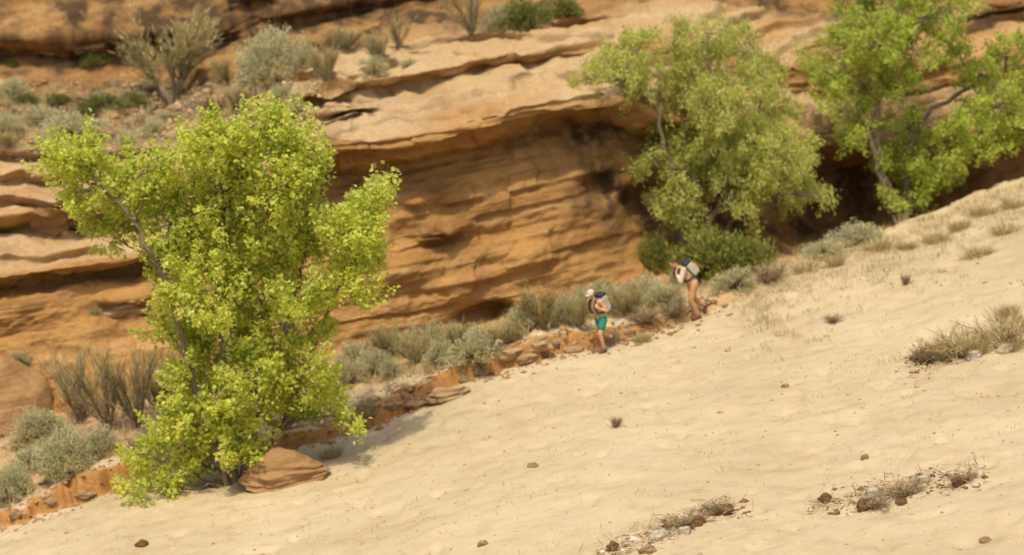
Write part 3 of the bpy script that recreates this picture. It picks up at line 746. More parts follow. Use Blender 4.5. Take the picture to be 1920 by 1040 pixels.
UP = 'shrubs on the rubble slope above the ledge'
LOW = 'sagebrush on the terrace below the cliff'
SHR = [
 # kind, px, py(base), width, height, label, group
 ('sagebig', 510, 158, 135, 105, 'big round grey-green sagebrush on the upper slope', UP),
 ('forked', 325, 190, 200, 135, 'pale olive forked shrub with a dark trunk on the upper slope', UP),
 ('green', 176, 120, 52, 32, 'small dark green shrub on a crack of the upper cliff', UP),
 ('green', 24, 124, 26, 20, 'tiny dark shrub on the upper cliff at the left edge', UP),
 ('green', 192, 212, 92, 48, 'low bright green shrub left of the forked shrub', UP),
 ('sage', 128, 262, 120, 62, 'wide grey sagebrush below the low bright green shrub', UP),
 ('sage', 14, 250, 62, 44, 'grey-green shrub cut by the left edge below the upper cliff', UP),
 ('green', 48, 196, 50, 28, 'small dark green shrub at the foot of the upper cliff, nearest the left edge', UP),
 ('green', 112, 192, 52, 24, 'low dark green shrub at the foot of the upper cliff', UP),
 ('sage', 20, 182, 70, 42, 'dull grey shrub on the left edge under the upper cliff', UP),
 ('sage', 288, 250, 52, 34, 'small grey shrub under the forked shrub', UP),
 ('sage', 238, 272, 44, 30, 'little grey shrub right of the wide grey sagebrush', UP),
 ('dead', 400, 215, 84, 46, 'brown dry brush below the big round sagebrush', UP),
 ('olive', 612, 160, 66, 74, 'olive broom-like shrub right of the big round sagebrush', UP),
 ('sage', 575, 130, 60, 60, 'grey shrub tucked behind the right side of the big round sagebrush', UP),
 ('olive', 650, 92, 70, 46, 'yellowish low brush above the pale ledge', UP),
 ('sage', 700, 140, 56, 44, 'grey shrub with a leaning dark stem on the pale ledge', UP),
 ('olive', 716, 128, 64, 66, 'olive brush behind the shrub with the leaning stem', UP),
 ('twiggy', 748, 92, 72, 60, 'thin olive brush at the back of the pale ledge', UP),
 ('sage', 768, 124, 36, 18, 'tiny grey tuft on the pale ledge', UP),
 ('sage', 560, 212, 44, 30, 'small grey shrub at the left end of the pale ledge', UP),
 ('twiggy', 885, 66, 92, 84, 'tall yellowish shrub at the top of the picture', UP),
 ('green', 985, 52, 110, 66, 'dark green shrub at the top of the picture', UP),
 ('sage', 935, 58, 70, 56, 'grey-green shrub between the tall yellowish and the dark green shrub', UP),
 ('green', 1060, 30, 80, 44, 'dark green shrub behind the top of the pale ledge', UP),
 ('dead', 470, 200, 90, 40, 'dry brown brush below the big sagebrush on its left side', UP),
 ('dead', 150, 292, 70, 30, 'thin dead brush above the left ledge', UP),
 ('sage', 345, 262, 40, 26, 'small grey shrub on the rubble above the left tree', UP),
 ('olive', 430, 160, 60, 50, 'yellow-olive brush left of the big round sagebrush', UP),
 ('sage', 180, 590, 26, 26, 'tiny grey shrub beside a pale ledge block behind the left tree', None),
 ('sage', 36, 676, 50, 26, 'small grey tuft above the rounded boulder', None),
 # more on the rubble slope
 ('sage', 75, 232, 76, 40, 'grey sagebrush between the left-edge shrub and the wide grey one', UP),
 ('sage', 186, 252, 70, 40, 'grey shrub right under the low bright green shrub', UP),
 ('green', 246, 196, 56, 30, 'small green shrub close left of the forked shrub', UP),
 ('olive', 440, 205, 70, 40, 'pale olive brush below the gap between forked shrub and big sagebrush', UP),
 ('sage', 312, 226, 46, 24, 'low grey shrub at the foot of the forked trunk', UP),
 ('dead', 100, 282, 90, 34, 'brown brush on the lip of the rubble slope at left', UP),
 ('sage', 532, 186, 60, 36, 'grey shrub just below the big round sagebrush', UP),
 ('olive', 20, 276, 60, 34, 'olive brush at the left edge on the lip of the rubble slope', UP),
 # low left
 ('sagebig', 124, 884, 120, 84, 'large blue-grey sagebrush left of the big tree', LOW),
 ('sagebig', 14, 936, 96, 78, 'grey sagebrush at the lower left corner', LOW),
 ('sagebig', 84, 822, 118, 62, 'grey-green sagebrush in front of the rounded boulder', LOW),
 ('sage', 190, 850, 90, 60, 'smaller sagebrush behind the large blue-grey one', LOW),
 ('twiggy', 205, 806, 130, 140, 'tall brownish twiggy bush left of the big tree', None),
 ('twiggy', 258, 800, 110, 140, 'greenish twiggy bush nearest the big tree on its left', None),
 ('sage', 330, 830, 110, 90, 'grey shrub half hidden behind the big tree', LOW),
 # row below the cliff
 ('sage', 650, 722, 80, 66, 'grey sagebrush just right of the big tree', LOW),
 ('sage', 708, 700, 80, 58, 'pale sagebrush second from the big tree', LOW),
 ('sage', 738, 708, 56, 48, 'dark small sagebrush in the row below the cliff', LOW),
 ('olive', 782, 682, 76, 60, 'yellowish brush in the row below the cliff', LOW),
 ('sage', 806, 656, 90, 60, 'grey sagebrush at the foot of the cliff left of its dark hollow', LOW),
 ('olive', 850, 668, 84, 62, 'straw-green brush left of the dark hollow', LOW),
 ('sage', 888, 672, 96, 66, 'grey-green sagebrush under the dark hollow', LOW),
 ('olive', 915, 660, 60, 50, 'olive brush above the pale bank slab', LOW),
 ('sage', 985, 622, 74, 72, 'tall sagebrush right of the dark hollow', LOW),
 ('olive', 1022, 618, 90, 84, 'yellow-grey brush left of the hiker in green shorts', LOW),
 ('sage', 1062, 608, 80, 74, 'grey sagebrush behind the hiker in green shorts on the left', LOW),
 ('sage', 1100, 592, 80, 70, 'dark grey sagebrush directly behind the hiker in green shorts', LOW),
 ('sage', 1150, 578, 70, 56, 'sagebrush behind the back of the hiker in green shorts', LOW),
 ('olive', 1176, 592, 84, 60, 'olive brush between the two hikers', LOW),
 ('sage', 1205, 566, 90, 62, 'grey sagebrush between the two hikers by the cliff', LOW),
 ('sage', 1246, 574, 84, 58, 'grey-green sagebrush in front of the bent hiker', LOW),
 ('dead', 1216, 604, 90, 36, 'dry brown brush on the bank between the hikers', LOW),
 ('dead', 1262, 594, 70, 34, 'dry brush at the feet of the bent hiker', LOW),
 ('willowy', 1335, 522, 150, 92, 'leafy green bush at the foot of the drooping tree', None),
 ('willowy', 1404, 512, 110, 70, 'smaller green bush right of the drooping tree trunk', None),
 ('willowy', 1232, 500, 70, 60, 'narrow green bush left of the drooping tree trunk', None),
 ('sage', 1378, 540, 90, 50, 'grey shrub behind the bent hiker on the right', LOW),
 ('dead', 1440, 528, 100, 40, 'dry grey brush at the lower end of the sand crest', None),
 ('sage', 1545, 482, 90, 40, 'grey-green low brush on the sand crest left of the dark trunk', None),
 ('sage', 1610, 458, 110, 46, 'wider grey-green brush on the sand crest under the dark trunk', None),
  # more of the row below the cliff
 ('sage', 672, 690, 90, 60, 'sagebrush behind the first one right of the big tree', LOW),
 ('olive', 730, 672, 80, 62, 'straw-green brush at the foot of the cliff behind the dark small sagebrush', LOW),
 ('sage', 765, 664, 84, 58, 'grey sagebrush at the cliff foot behind the yellowish brush', LOW),
 ('sage', 824, 682, 80, 56, 'grey sagebrush in front of the straw-green brush left of the hollow', LOW),
 ('sage', 860, 646, 70, 48, 'small sagebrush at the left rim of the dark hollow', LOW),
 ('olive', 955, 646, 64, 50, 'straw brush under the right rim of the dark hollow', LOW),
 ('olive', 1085, 616, 70, 60, 'straw-coloured brush at the back of the slabs by the person in teal shorts', LOW),
 ('sage', 1130, 556, 70, 44, 'pale sagebrush close to the cliff behind the person in teal shorts', LOW),
 ('sage', 60, 878, 74, 52, 'sagebrush filling the gap between the two big ones at lower left', LOW),
 ('twiggy', 152, 790, 120, 130, 'thin brownish twigs above the large blue-grey sagebrush', None),
 ('olive', 300, 770, 110, 110, 'olive twigs half hidden by the left side of the big tree', None),
 # sand
 ('dead', 1735, 680, 70, 44, 'dark brown dead clump at the left end of the brush pile on the sand', None),
 ('straw', 1800, 668, 130, 60, 'pale straw-grey dry brush heap on the sand at right', None),
 ('straw', 1872, 650, 130, 64, 'pale dry brush at the right edge of the sand', None),
 ('dead', 1345, 962, 76, 30, 'brown dead sprig at the upper end of the lower litter heap', None),
 ('dead', 1290, 985, 110, 30, 'low dry litter brush at the bottom of the sand', None),
 ('dead', 1640, 950, 90, 26, 'dry litter brush beside the white stone', None),
 ('dead', 1700, 925, 110, 28, 'sparse dry litter along the middle of the upper litter heap', None),
 ('dead', 1806, 905, 60, 26, 'brown dry sprig at the right end of the litter heap', None),
 ('dead', 1155, 800, 34, 26, 'single small twiggy sprig in the middle of the sand', None),
 ('dead', 1698, 534, 22, 28, 'small upright sprig high on the sand slope', None),
 ('dead', 1565, 604, 46, 20, 'faint dry sprig on the sand below the crest', None),
]
for (kind, px, py, w, h_, lab, grp) in SHR:
    put_shrub(kind, px, py, w, h_, lab, grp)

# straw on the crest and the bank
ORD = ['first', 'second', 'third', 'fourth', 'fifth', 'sixth', 'seventh', 'eighth', 'ninth', 'tenth', 'eleventh', 'twelfth', 'thirteenth', 'fourteenth']
CREST = sorted([(1512, 506), (1566, 498), (1648, 468), (1702, 468), (1756, 452), (1800, 430), (1842, 402), (1884, 436), (1835, 478), (1900, 388)])
for i, (px, py) in enumerate(CREST):
    put_grass(px, py, random.uniform(40, 80), random.uniform(14, 26), ORD[i] + ' straw grass tuft from the left along the sand crest', 'straw tufts on the crest')
for px, py, lab in [(900, 700, 'straw tuft on the bank left of the pale-topped slab'), (1150, 642, 'straw tuft at the heels of the person in teal shorts'),
                    (690, 778, 'straw tuft on the bank right of the big tree'), (625, 856, 'straw tuft on the sand right of the boulder'),
                    (1208, 640, 'straw tuft on the bank between the two people')]:
    put_grass(px, py, random.uniform(34, 52), random.uniform(22, 40), lab, 'straw tufts on the bank')
for i, (px, py) in enumerate([(1765, 672), (1828, 664), (1850, 640), (1890, 600), (1900, 655), (1915, 620)]):
    put_grass(px, py, random.uniform(46, 70), random.uniform(30, 50), ORD[i] + ' straw tuft from the left in the brush heap on the sand', 'straw in the brush heap')

# ------------------------------------------------------------------ loose scatter too small to count
def scatter_mesh(name, pts, size, mat, label, seed):
    rng = np.random.default_rng(seed)
    base = np.array([[1, 0, 0], [-1, 0, 0], [0, 1, 0], [0, -1, 0], [0, 0, 1], [0, 0, -1]], float)
    fc = np.array([[0, 2, 4], [2, 1, 4], [1, 3, 4], [3, 0, 4], [2, 0, 5], [1, 2, 5], [3, 1, 5], [0, 3, 5]])
    n = len(pts)
    s = size * rng.lognormal(0, 0.45, n)
    v = base[None] * (1 + rng.normal(size=(n, 6, 1)) * 0.3) * s[:, None, None] * np.array([1, 1, 0.6])
    a = rng.uniform(0, 6.28, n); ca, sa = np.cos(a)[:, None], np.sin(a)[:, None]
    vx = v[..., 0] * ca - v[..., 1] * sa; vy = v[..., 0] * sa + v[..., 1] * ca
    v = np.stack([vx, vy, v[..., 2]], -1) + np.asarray(pts)[:, None]
    m = mesh_np(name, v.reshape(-1, 3), (fc[None] + np.arange(n)[:, None, None] * 6).reshape(-1, 3), False, mat)
    return tag(link(name, m), label, None, None, 'stuff')

def pts_on(rect, n, only=None, seed=1):
    rng = np.random.default_rng(seed); out = []
    for _ in range(n):
        h_ = hit(rng.uniform(rect[0], rect[2]), rng.uniform(rect[1], rect[3]), only)
        if h_: out.append(h_[0])
    return out
gp = []
rng = np.random.default_rng(5)
for _ in range(5200):
    X = rng.uniform(-18, 24); Y = rng.uniform(42, 74)
    ry = float(np.interp(X, RIM_X, RIM_Y))
    if Y < ry - 0.1:
        gp.append((X, Y))
gp = np.array(gp)
scatter_mesh('gravel', np.c_[gp, ground_z(gp[:, 0], gp[:, 1])[0]], 0.022, M_STONE, 'fine gravel strewn over the sand', 3)
tp = []
for _ in range(2600):
    X = rng.uniform(-18, 20); ry = float(np.interp(X, RIM_X, RIM_Y)); by = float(np.interp(X, RIM_X, BASE_Y))
    tp.append((X, rng.uniform(ry + 0.2, by + 0.5)))
tp = np.array(tp)
scatter_mesh('terrace_rubble', np.c_[tp, ground_z(tp[:, 0], tp[:, 1])[0]], 0.045, M_STONE, 'small rubble on the terrace below the cliff', 4)
up_pts = pts_on((-60, 150, 600, 300), 1500, cliff, 8)
scatter_mesh('slope_rubble', [tuple(p) for p in up_pts], 0.075, M_STONE, 'small rubble on the slope above the ledge', 6)
# low ground cover on the upper slope and the terrace
def cover(name, pts, mat, tall, n_each, label):
    rng = np.random.default_rng(len(pts))
    P = np.repeat(np.asarray([tuple(p) for p in pts]), n_each, 0)
    P = P + rng.normal(size=P.shape) * np.array([0.12, 0.12, 0.01])
    d_ = rng.normal(size=P.shape) * 0.45 + np.array([0, 0, 1.0])
    m = leaf_mesh(name, P, d_, tall * rng.uniform(0.4, 1.2, len(P)), 0.016, np.clip(rng.normal(0.5, 0.25, len(P)), 0, 1), mat, 0.15)
    return tag(link(name, m), label, None, None, 'stuff')
cover('slope_grass', pts_on((-60, 155, 620, 300), 420, cliff, 12), M_DRY, 0.26, 26, 'thin dry grass on the slope above the ledge')
cover('slope_scrub', pts_on((-60, 160, 560, 290), 200, cliff, 13), M_SAGE, 0.22, 40, 'low grey scrub on the slope above the ledge')
tc = np.array([(X, rng.uniform(float(np.interp(X, RIM_X, RIM_Y)) + 0.3, float(np.interp(X, RIM_X, BASE_Y)) - 0.3)) for X in rng.uniform(-16, 12, 420)])
cover('terrace_grass', np.c_[tc, ground_z(tc[:, 0], tc[:, 1])[0]], M_DRY, 0.36, 26, 'thin dry grass on the terrace below the cliff')
sc_ = np.array([(X, float(np.interp(X, RIM_X, RIM_Y)) - abs(rng.normal()) * 3.0 - 0.1) for X in rng.uniform(6, 24, 900)])
cover('crest_grass', np.c_[sc_, ground_z(sc_[:, 0], sc_[:, 1])[0]], M_DRY, 0.22, 14, 'thin straw grass along the sand crest')
sd_ = np.array([(rng.uniform(-16, 20), rng.uniform(44, 64)) for _ in range(550)])
sd_ = sd_[[Y < np.interp(X, RIM_X, RIM_Y) - 0.4 for X, Y in sd_]]
cover('sand_litter', np.c_[sd_, ground_z(sd_[:, 0], sd_[:, 1])[0]], M_DRY, 0.13, 6, 'scattered bits of straw lying on the sand')

# ------------------------------------------------------------------ stones and boulders
def rock_mesh(name, seed, mat, sub=4, rough=0.3, flat=0.0, strata=0.0):
    bm = bmesh.new(); bmesh.ops.create_icosphere(bm, subdivisions=sub, radius=1.0)
    rng = random.Random(seed); off = Vector((rng.uniform(-50, 50), rng.uniform(-50, 50), rng.uniform(-50, 50)))
    planes = [Vector((rng.gauss(0, 1), rng.gauss(0, 1), rng.gauss(0, 1))).normalized() for _ in range(9)]
    for v in bm.verts:
        p = v.co.copy()
        for n in planes:                       # broken flats
            dd = p.dot(n) - 0.72
            if dd > 0: p -= n * dd * 0.8
        f = mnoise.fractal(p * 1.3 + off, 1.0, 2.0, 4) * rough
        p += v.co.normalized() * f
        if strata: p += Vector((v.co.x, v.co.y, 0)) * strata * math.tanh(3 * mnoise.noise(Vector((off.x, off.y, p.z * 5 + off.z))))
        if p.z < -0.5: p.z = -0.5
        v.co = p
    m = bpy.data.meshes.new(name); bm.to_mesh(m); bm.free()
    for pl in m.polygons: pl.use_smooth = True
    m.materials.append(mat)
    return m

def put_rock(name, px, py, w_px, h_px, mesh, label, cat='rock', group=None, depth=1.0, rz=None, tilt=0.0, sink=0.35, only=None):
    h_ = hit(px, py, only)
    if not h_: return
    loc = h_[0]; k = px_m(loc)
    o = link(name, mesh); sx = w_px * k / 2; sz = h_px * k / (1.0 + 0.5)
    o.location = loc + Vector((0, sx * depth * 0.5, 0.5 * sz - sink * 0.3 * sz))
    o.scale = (sx, sx * depth, sz); o.rotation_euler = (0, tilt, random.uniform(-.3, .3) if rz is None else rz)
    tag(o, label, cat, group, 'thing')
    return o

wedge = rock_mesh('boulder', 3, M_BOULDER, 5, 0.16, strata=0.05)
for v in wedge.vertices:
    if v.co.z > -0.2: v.co.z = -0.2 + (v.co.z + 0.2) * max(0.3, 1.05 - 0.45 * v.co.x ** 2 - 0.30 * max(0.0, v.co.x))
put_rock('boulder', 526, 912, 176, 64, wedge, 'orange-brown boulder at the foot of the big tree', 'boulder', depth=0.8, tilt=0.0, rz=0.1)
put_rock('boulder', 20, 800, 190, 140, rock_mesh('boulder', 5, M_BOULDER, 5, 0.10), 'smooth rounded orange boulder cut by the left edge', 'boulder', depth=0.9)
RV = [rock_mesh('stone', s, M_STONE, 3, 0.3) for s in (11, 12, 13, 14)]
RD = [rock_mesh('stone', s, M_STONE_DARK, 3, 0.3) for s in (15, 16)]
RP = [rock_mesh('stone', s, M_STONE_PALE, 3, 0.25) for s in (17, 18)]
RB = [rock_mesh('slab', s, M_STONE, 4, 0.30, strata=0.10) for s in (19, 20, 21)]
for (px, py, w, h_, lab) in [(958, 672, 96, 44, 'pale-topped broken slab on the bank below the dark hollow'), (1010, 658, 70, 40, 'cracked slab right of the pale-topped one on the bank'),
        (1050, 648, 52, 34, 'small slab on the bank left of the hiker in green shorts'), (838, 752, 92, 40, 'brown slab sunk in the bank'),
        (790, 762, 70, 26, 'low slab left of the brown sunken slab'), (700, 772, 60, 40, 'brown slab beside the right foot of the big tree'),
        (735, 765, 44, 26, 'small brown slab next to the slab by the big tree'), (300, 880, 80, 44, 'pale slab on the bank left of the big tree base'),
        (235, 590, 110, 54, 'pale jutting ledge block behind the left tree')]:
    put_rock('rock_slab', px, py, w * 0.85, h_ * 0.72, random.choice(RB), lab, 'rock', 'slabs along the bank', depth=0.8)
for (px, py, w, h_, ms, lab) in [
        (265, 1024, 28, 14, RD, 'lone dark stone on the sand at the lower left'), (905, 1022, 24, 10, RV, 'lone flat stone at the bottom of the sand'),
        (1625, 955, 40, 28, RD, 'dark stone under the white stone in the litter heap'), (1640, 936, 34, 26, RP, 'white stone in the upper litter heap'),
        (1548, 940, 30, 18, RD, 'dark stone at the left end of the upper litter heap'), (1690, 945, 24, 16, RD, 'small brown stone under the middle of the upper litter heap'),
        (1800, 908, 34, 22, RD, 'dark stone at the right end of the upper litter heap'), (1735, 905, 28, 16, RP, 'pale stone near the right end of the upper litter heap'),
        (1262, 990, 36, 24, RV, 'ochre stone in the lower litter heap'), (1310, 985, 30, 22, RD, 'dark stone in the middle of the lower litter heap'),
        (1355, 962, 44, 22, RD, 'brown stone at the upper end of the lower litter heap'), (1285, 1002, 32, 18, RP, 'pale stone in the lower litter heap'),
        (1235, 1010, 40, 20, RP, 'pale flat stone at the lower end of the lower litter heap'), (1150, 1032, 28, 20, RD, 'dark stone cut by the bottom edge left of the litter'),
        (1215, 1036, 34, 16, RV, 'tan stone at the bottom edge below the lower litter heap'), (1722, 678, 32, 24, RD, 'dark clod at the left end of the brush heap'),
        (1830, 672, 40, 18, RP, 'pale stone under the brush heap'), (1890, 660, 44, 18, RP, 'pale stone under the brush near the right edge'),
        (1000, 875, 22, 9, RV, 'little tan stone on the sand below the brown slab'), (1622, 860, 18, 11, RV, 'little stone on the sand above the litter heap'),
        (1472, 726, 18, 9, RV, 'little stone in the middle of the sand right of the sprig'), (1850, 1015, 24, 10, RV, 'small tan stone at the bottom right')]:
    put_rock('stone', px, py, w, h_, random.choice(ms), lab, 'stone', 'loose stones on the sand', depth=0.9, sink=0.9)
rr = random.Random(4)
spots = sorted((rr.uniform(20, 590), rr.uniform(175, 310)) for _ in range(12))
for i, (px, py) in enumerate(spots):
    put_rock('stone', px, py, rr.uniform(24, 42), rr.uniform(14, 22), rr.choice(RV), ORD[i] + ' tan stone from the left on the slope above the left ledge', 'stone', 'stones on the upper slope', only=cliff)
bank_px = [30, 95, 160, 225, 330, 668, 760, 870, 905, 985, 1075, 1180]
for i, px in enumerate(bank_px):
    py = float(np.interp(px, RIM[:, 0], RIM[:, 1])) - rr.uniform(2, 26)
    put_rock('clod', px, py, rr.uniform(22, 44), rr.uniform(14, 26), rr.choice(RV + RB[:1]), ORD[i] + ' crumbled clod from the left along the eroded bank', 'clod', 'crumbled clods along the bank')
bk = []
rg = np.random.default_rng(77)
for X in rg.uniform(-14, 6, 900):
    bk.append((X, float(np.interp(X, RIM_X, RIM_Y)) + rg.normal() * 0.45))
bk = np.array(bk)
scatter_mesh('bank_crumbs', np.c_[bk, ground_z(bk[:, 0], bk[:, 1])[0]], 0.055, M_BOULDER, 'crumbs of earth fallen along the eroded bank', 15)
# litter between the stones of the heaps
lp = []
for (xa, ya, xb, yb, n) in [(1120, 1045, 1390, 940, 300), (1530, 950, 1840, 885, 300), (1700, 690, 1925, 612, 420)]:
    for _ in range(n):
        t = rg.uniform(); h_ = hit(xa + (xb - xa) * t + rg.normal() * 14, ya + (yb - ya) * t + rg.normal() * 11, ground)
        if h_: lp.append(tuple(h_[0]))
lp = np.array(lp)
scatter_mesh('litter_chips', lp[::2], 0.040, M_STONE_DARK, 'dark chips of litter on the sand', 16)
scatter_mesh('pale_chips', lp[1::4], 0.045, M_STONE_PALE, 'pale chips among the litter on the sand', 17)
P = lp + rg.normal(size=lp.shape) * np.array([.1, .1, 0]); P[:, 2] += 0.02
dd = rg.normal(size=P.shape); dd[:, 2] = abs(dd[:, 2]) * 0.35
sm = leaf_mesh('litter_twigs', P, dd, rg.uniform(0.12, 0.45, len(P)), 0.022, rg.uniform(0, 1, len(P)), M_TWIG)
tag(link('litter_twigs', sm), 'dry twigs lying in the litter on the sand', None, None, 'stuff')
#@@PART3
# ------------------------------------------------------------------ people
def cloth(name, col, rough=0.85, var=0.25):
    m, N, L, P = mat_new(name)
    f = n_noise(N, L, n_map(N, L, (1, 1, 1)), 9.0, 4, 0.6)
    L.new(n_ramp(N, L, f, [(0.3, tuple(c * (1 - var) for c in col)), (0.7, tuple(min(1, c * (1 + var * 0.6)) for c in col))]), P.inputs['Base Color'])
    P.inputs['Roughness'].default_value = rough
    P.inputs['Specular IOR Level'].default_value = 0.2
    w = n_noise(N, L, n_map(N, L, (1, 1, 1)), 22.0, 3, 0.5)
    n_bump(N, L, w, 0.5, 0.02, P)
    return m
M_SKIN = cloth('skin', (0.56, 0.29, 0.16), 0.55, 0.12)
M_HAIR = cloth('hair', (0.09, 0.055, 0.03), 0.6)
M_TEAL = cloth('teal_cloth', (0.02, 0.19, 0.14))
M_CREAM = cloth('cream_cloth', (0.50, 0.43, 0.32))
M_TAN = cloth('tan_cloth', (0.48, 0.31, 0.18))
M_BROWN = cloth('brown_cloth', (0.44, 0.235, 0.095))
M_BOOT = cloth('boot_leather', (0.12, 0.065, 0.035), 0.7)
M_BLACK = cloth('black_nylon', (0.035, 0.04, 0.042), 0.6)
M_GREY = cloth('grey_nylon', (0.42, 0.38, 0.31), 0.7)
M_ORANGE = cloth('orange_nylon', (0.55, 0.21, 0.07), 0.7)
M_EYE = cloth('eye', (0.03, 0.02, 0.015), 0.3)

def blob_mesh(name, parts, mat, voxel=0.014, smooth=4):
    """parts: tapered capsules (p0, r0, p1, r1) or ellipsoids ('e', centre, radii[, rot]) grown together into one skin"""
    bm = bmesh.new()
    for p in parts:
        if p[0] == 'e':
            mt = Matrix.Translation(p[1]) @ (p[3].to_4x4() if len(p) > 3 else Matrix.Identity(4)) @ Matrix.Diagonal((*p[2], 1))
            bmesh.ops.create_icosphere(bm, subdivisions=3, radius=1.0, matrix=mt)
            continue
        a, ra, b, rb = Vector(p[0]), p[1], Vector(p[2]), p[3]
        dvec = b - a
        mt = Matrix.Translation((a + b) / 2) @ dvec.to_track_quat('Z', 'Y').to_matrix().to_4x4()
        bmesh.ops.create_cone(bm, cap_ends=True, segments=14, radius1=ra, radius2=rb, depth=dvec.length, matrix=mt)
        for c, r in ((a, ra), (b, rb)):
            bmesh.ops.create_icosphere(bm, subdivisions=2, radius=r * 0.995, matrix=Matrix.Translation(c))
    me = bpy.data.meshes.new(name); bm.to_mesh(me); bm.free()
    tmp = bpy.data.objects.new('tmp', me); COL.objects.link(tmp)
    r = tmp.modifiers.new('r', 'REMESH'); r.mode = 'VOXEL'; r.voxel_size = voxel; r.use_smooth_shade = True
    s = tmp.modifiers.new('s', 'SMOOTH'); s.factor = 0.5; s.iterations = smooth
    bpy.context.view_layer.update()
    out = bpy.data.meshes.new_from_object(tmp.evaluated_get(bpy.context.evaluated_depsgraph_get()))
    out.name = name
    bpy.data.objects.remove(tmp); bpy.data.meshes.remove(me)
    out.materials.clear(); out.materials.append(mat)
    for pl in out.polygons: pl.use_smooth = True
    return out

def V3(*a): return Vector(a)
def hand_parts(wrist, direction, palm_n, curl=0.6):
    """palm, four bent fingers of unequal length and a thumb leaving the side of the palm"""
    dr = Vector(direction).normalized(); pn = Vector(palm_n).normalized(); sd = dr.cross(pn).normalized()
    out = []
    palm_end = wrist + dr * 0.085
    out.append(('e', wrist + dr * 0.05, (0.05, 0.042, 0.020), Matrix((dr, sd, pn)).transposed()))
    for i, ln in enumerate((0.068, 0.078, 0.072, 0.056)):
        b = palm_end + sd * (0.030 - 0.020 * i) - dr * 0.008
        k1 = b + (dr * math.cos(curl) + pn * math.sin(curl)) * ln * 0.5
        k2 = k1 + (dr * math.cos(curl * 2.2) + pn * math.sin(curl * 2.2)) * ln * 0.5
        out += [(b, 0.0100, k1, 0.0092), (k1, 0.0092, k2, 0.008)]
    tb = wrist + dr * 0.03 + sd * 0.036
    t1 = tb + (dr * 0.7 + sd * 0.55 + pn * 0.35).normalized() * 0.038
    t2 = t1 + (dr * 0.9 + pn * 0.5).normalized() * 0.03
    out += [(tb, 0.0125, t1, 0.011), (t1, 0.011, t2, 0.009)]
    return out

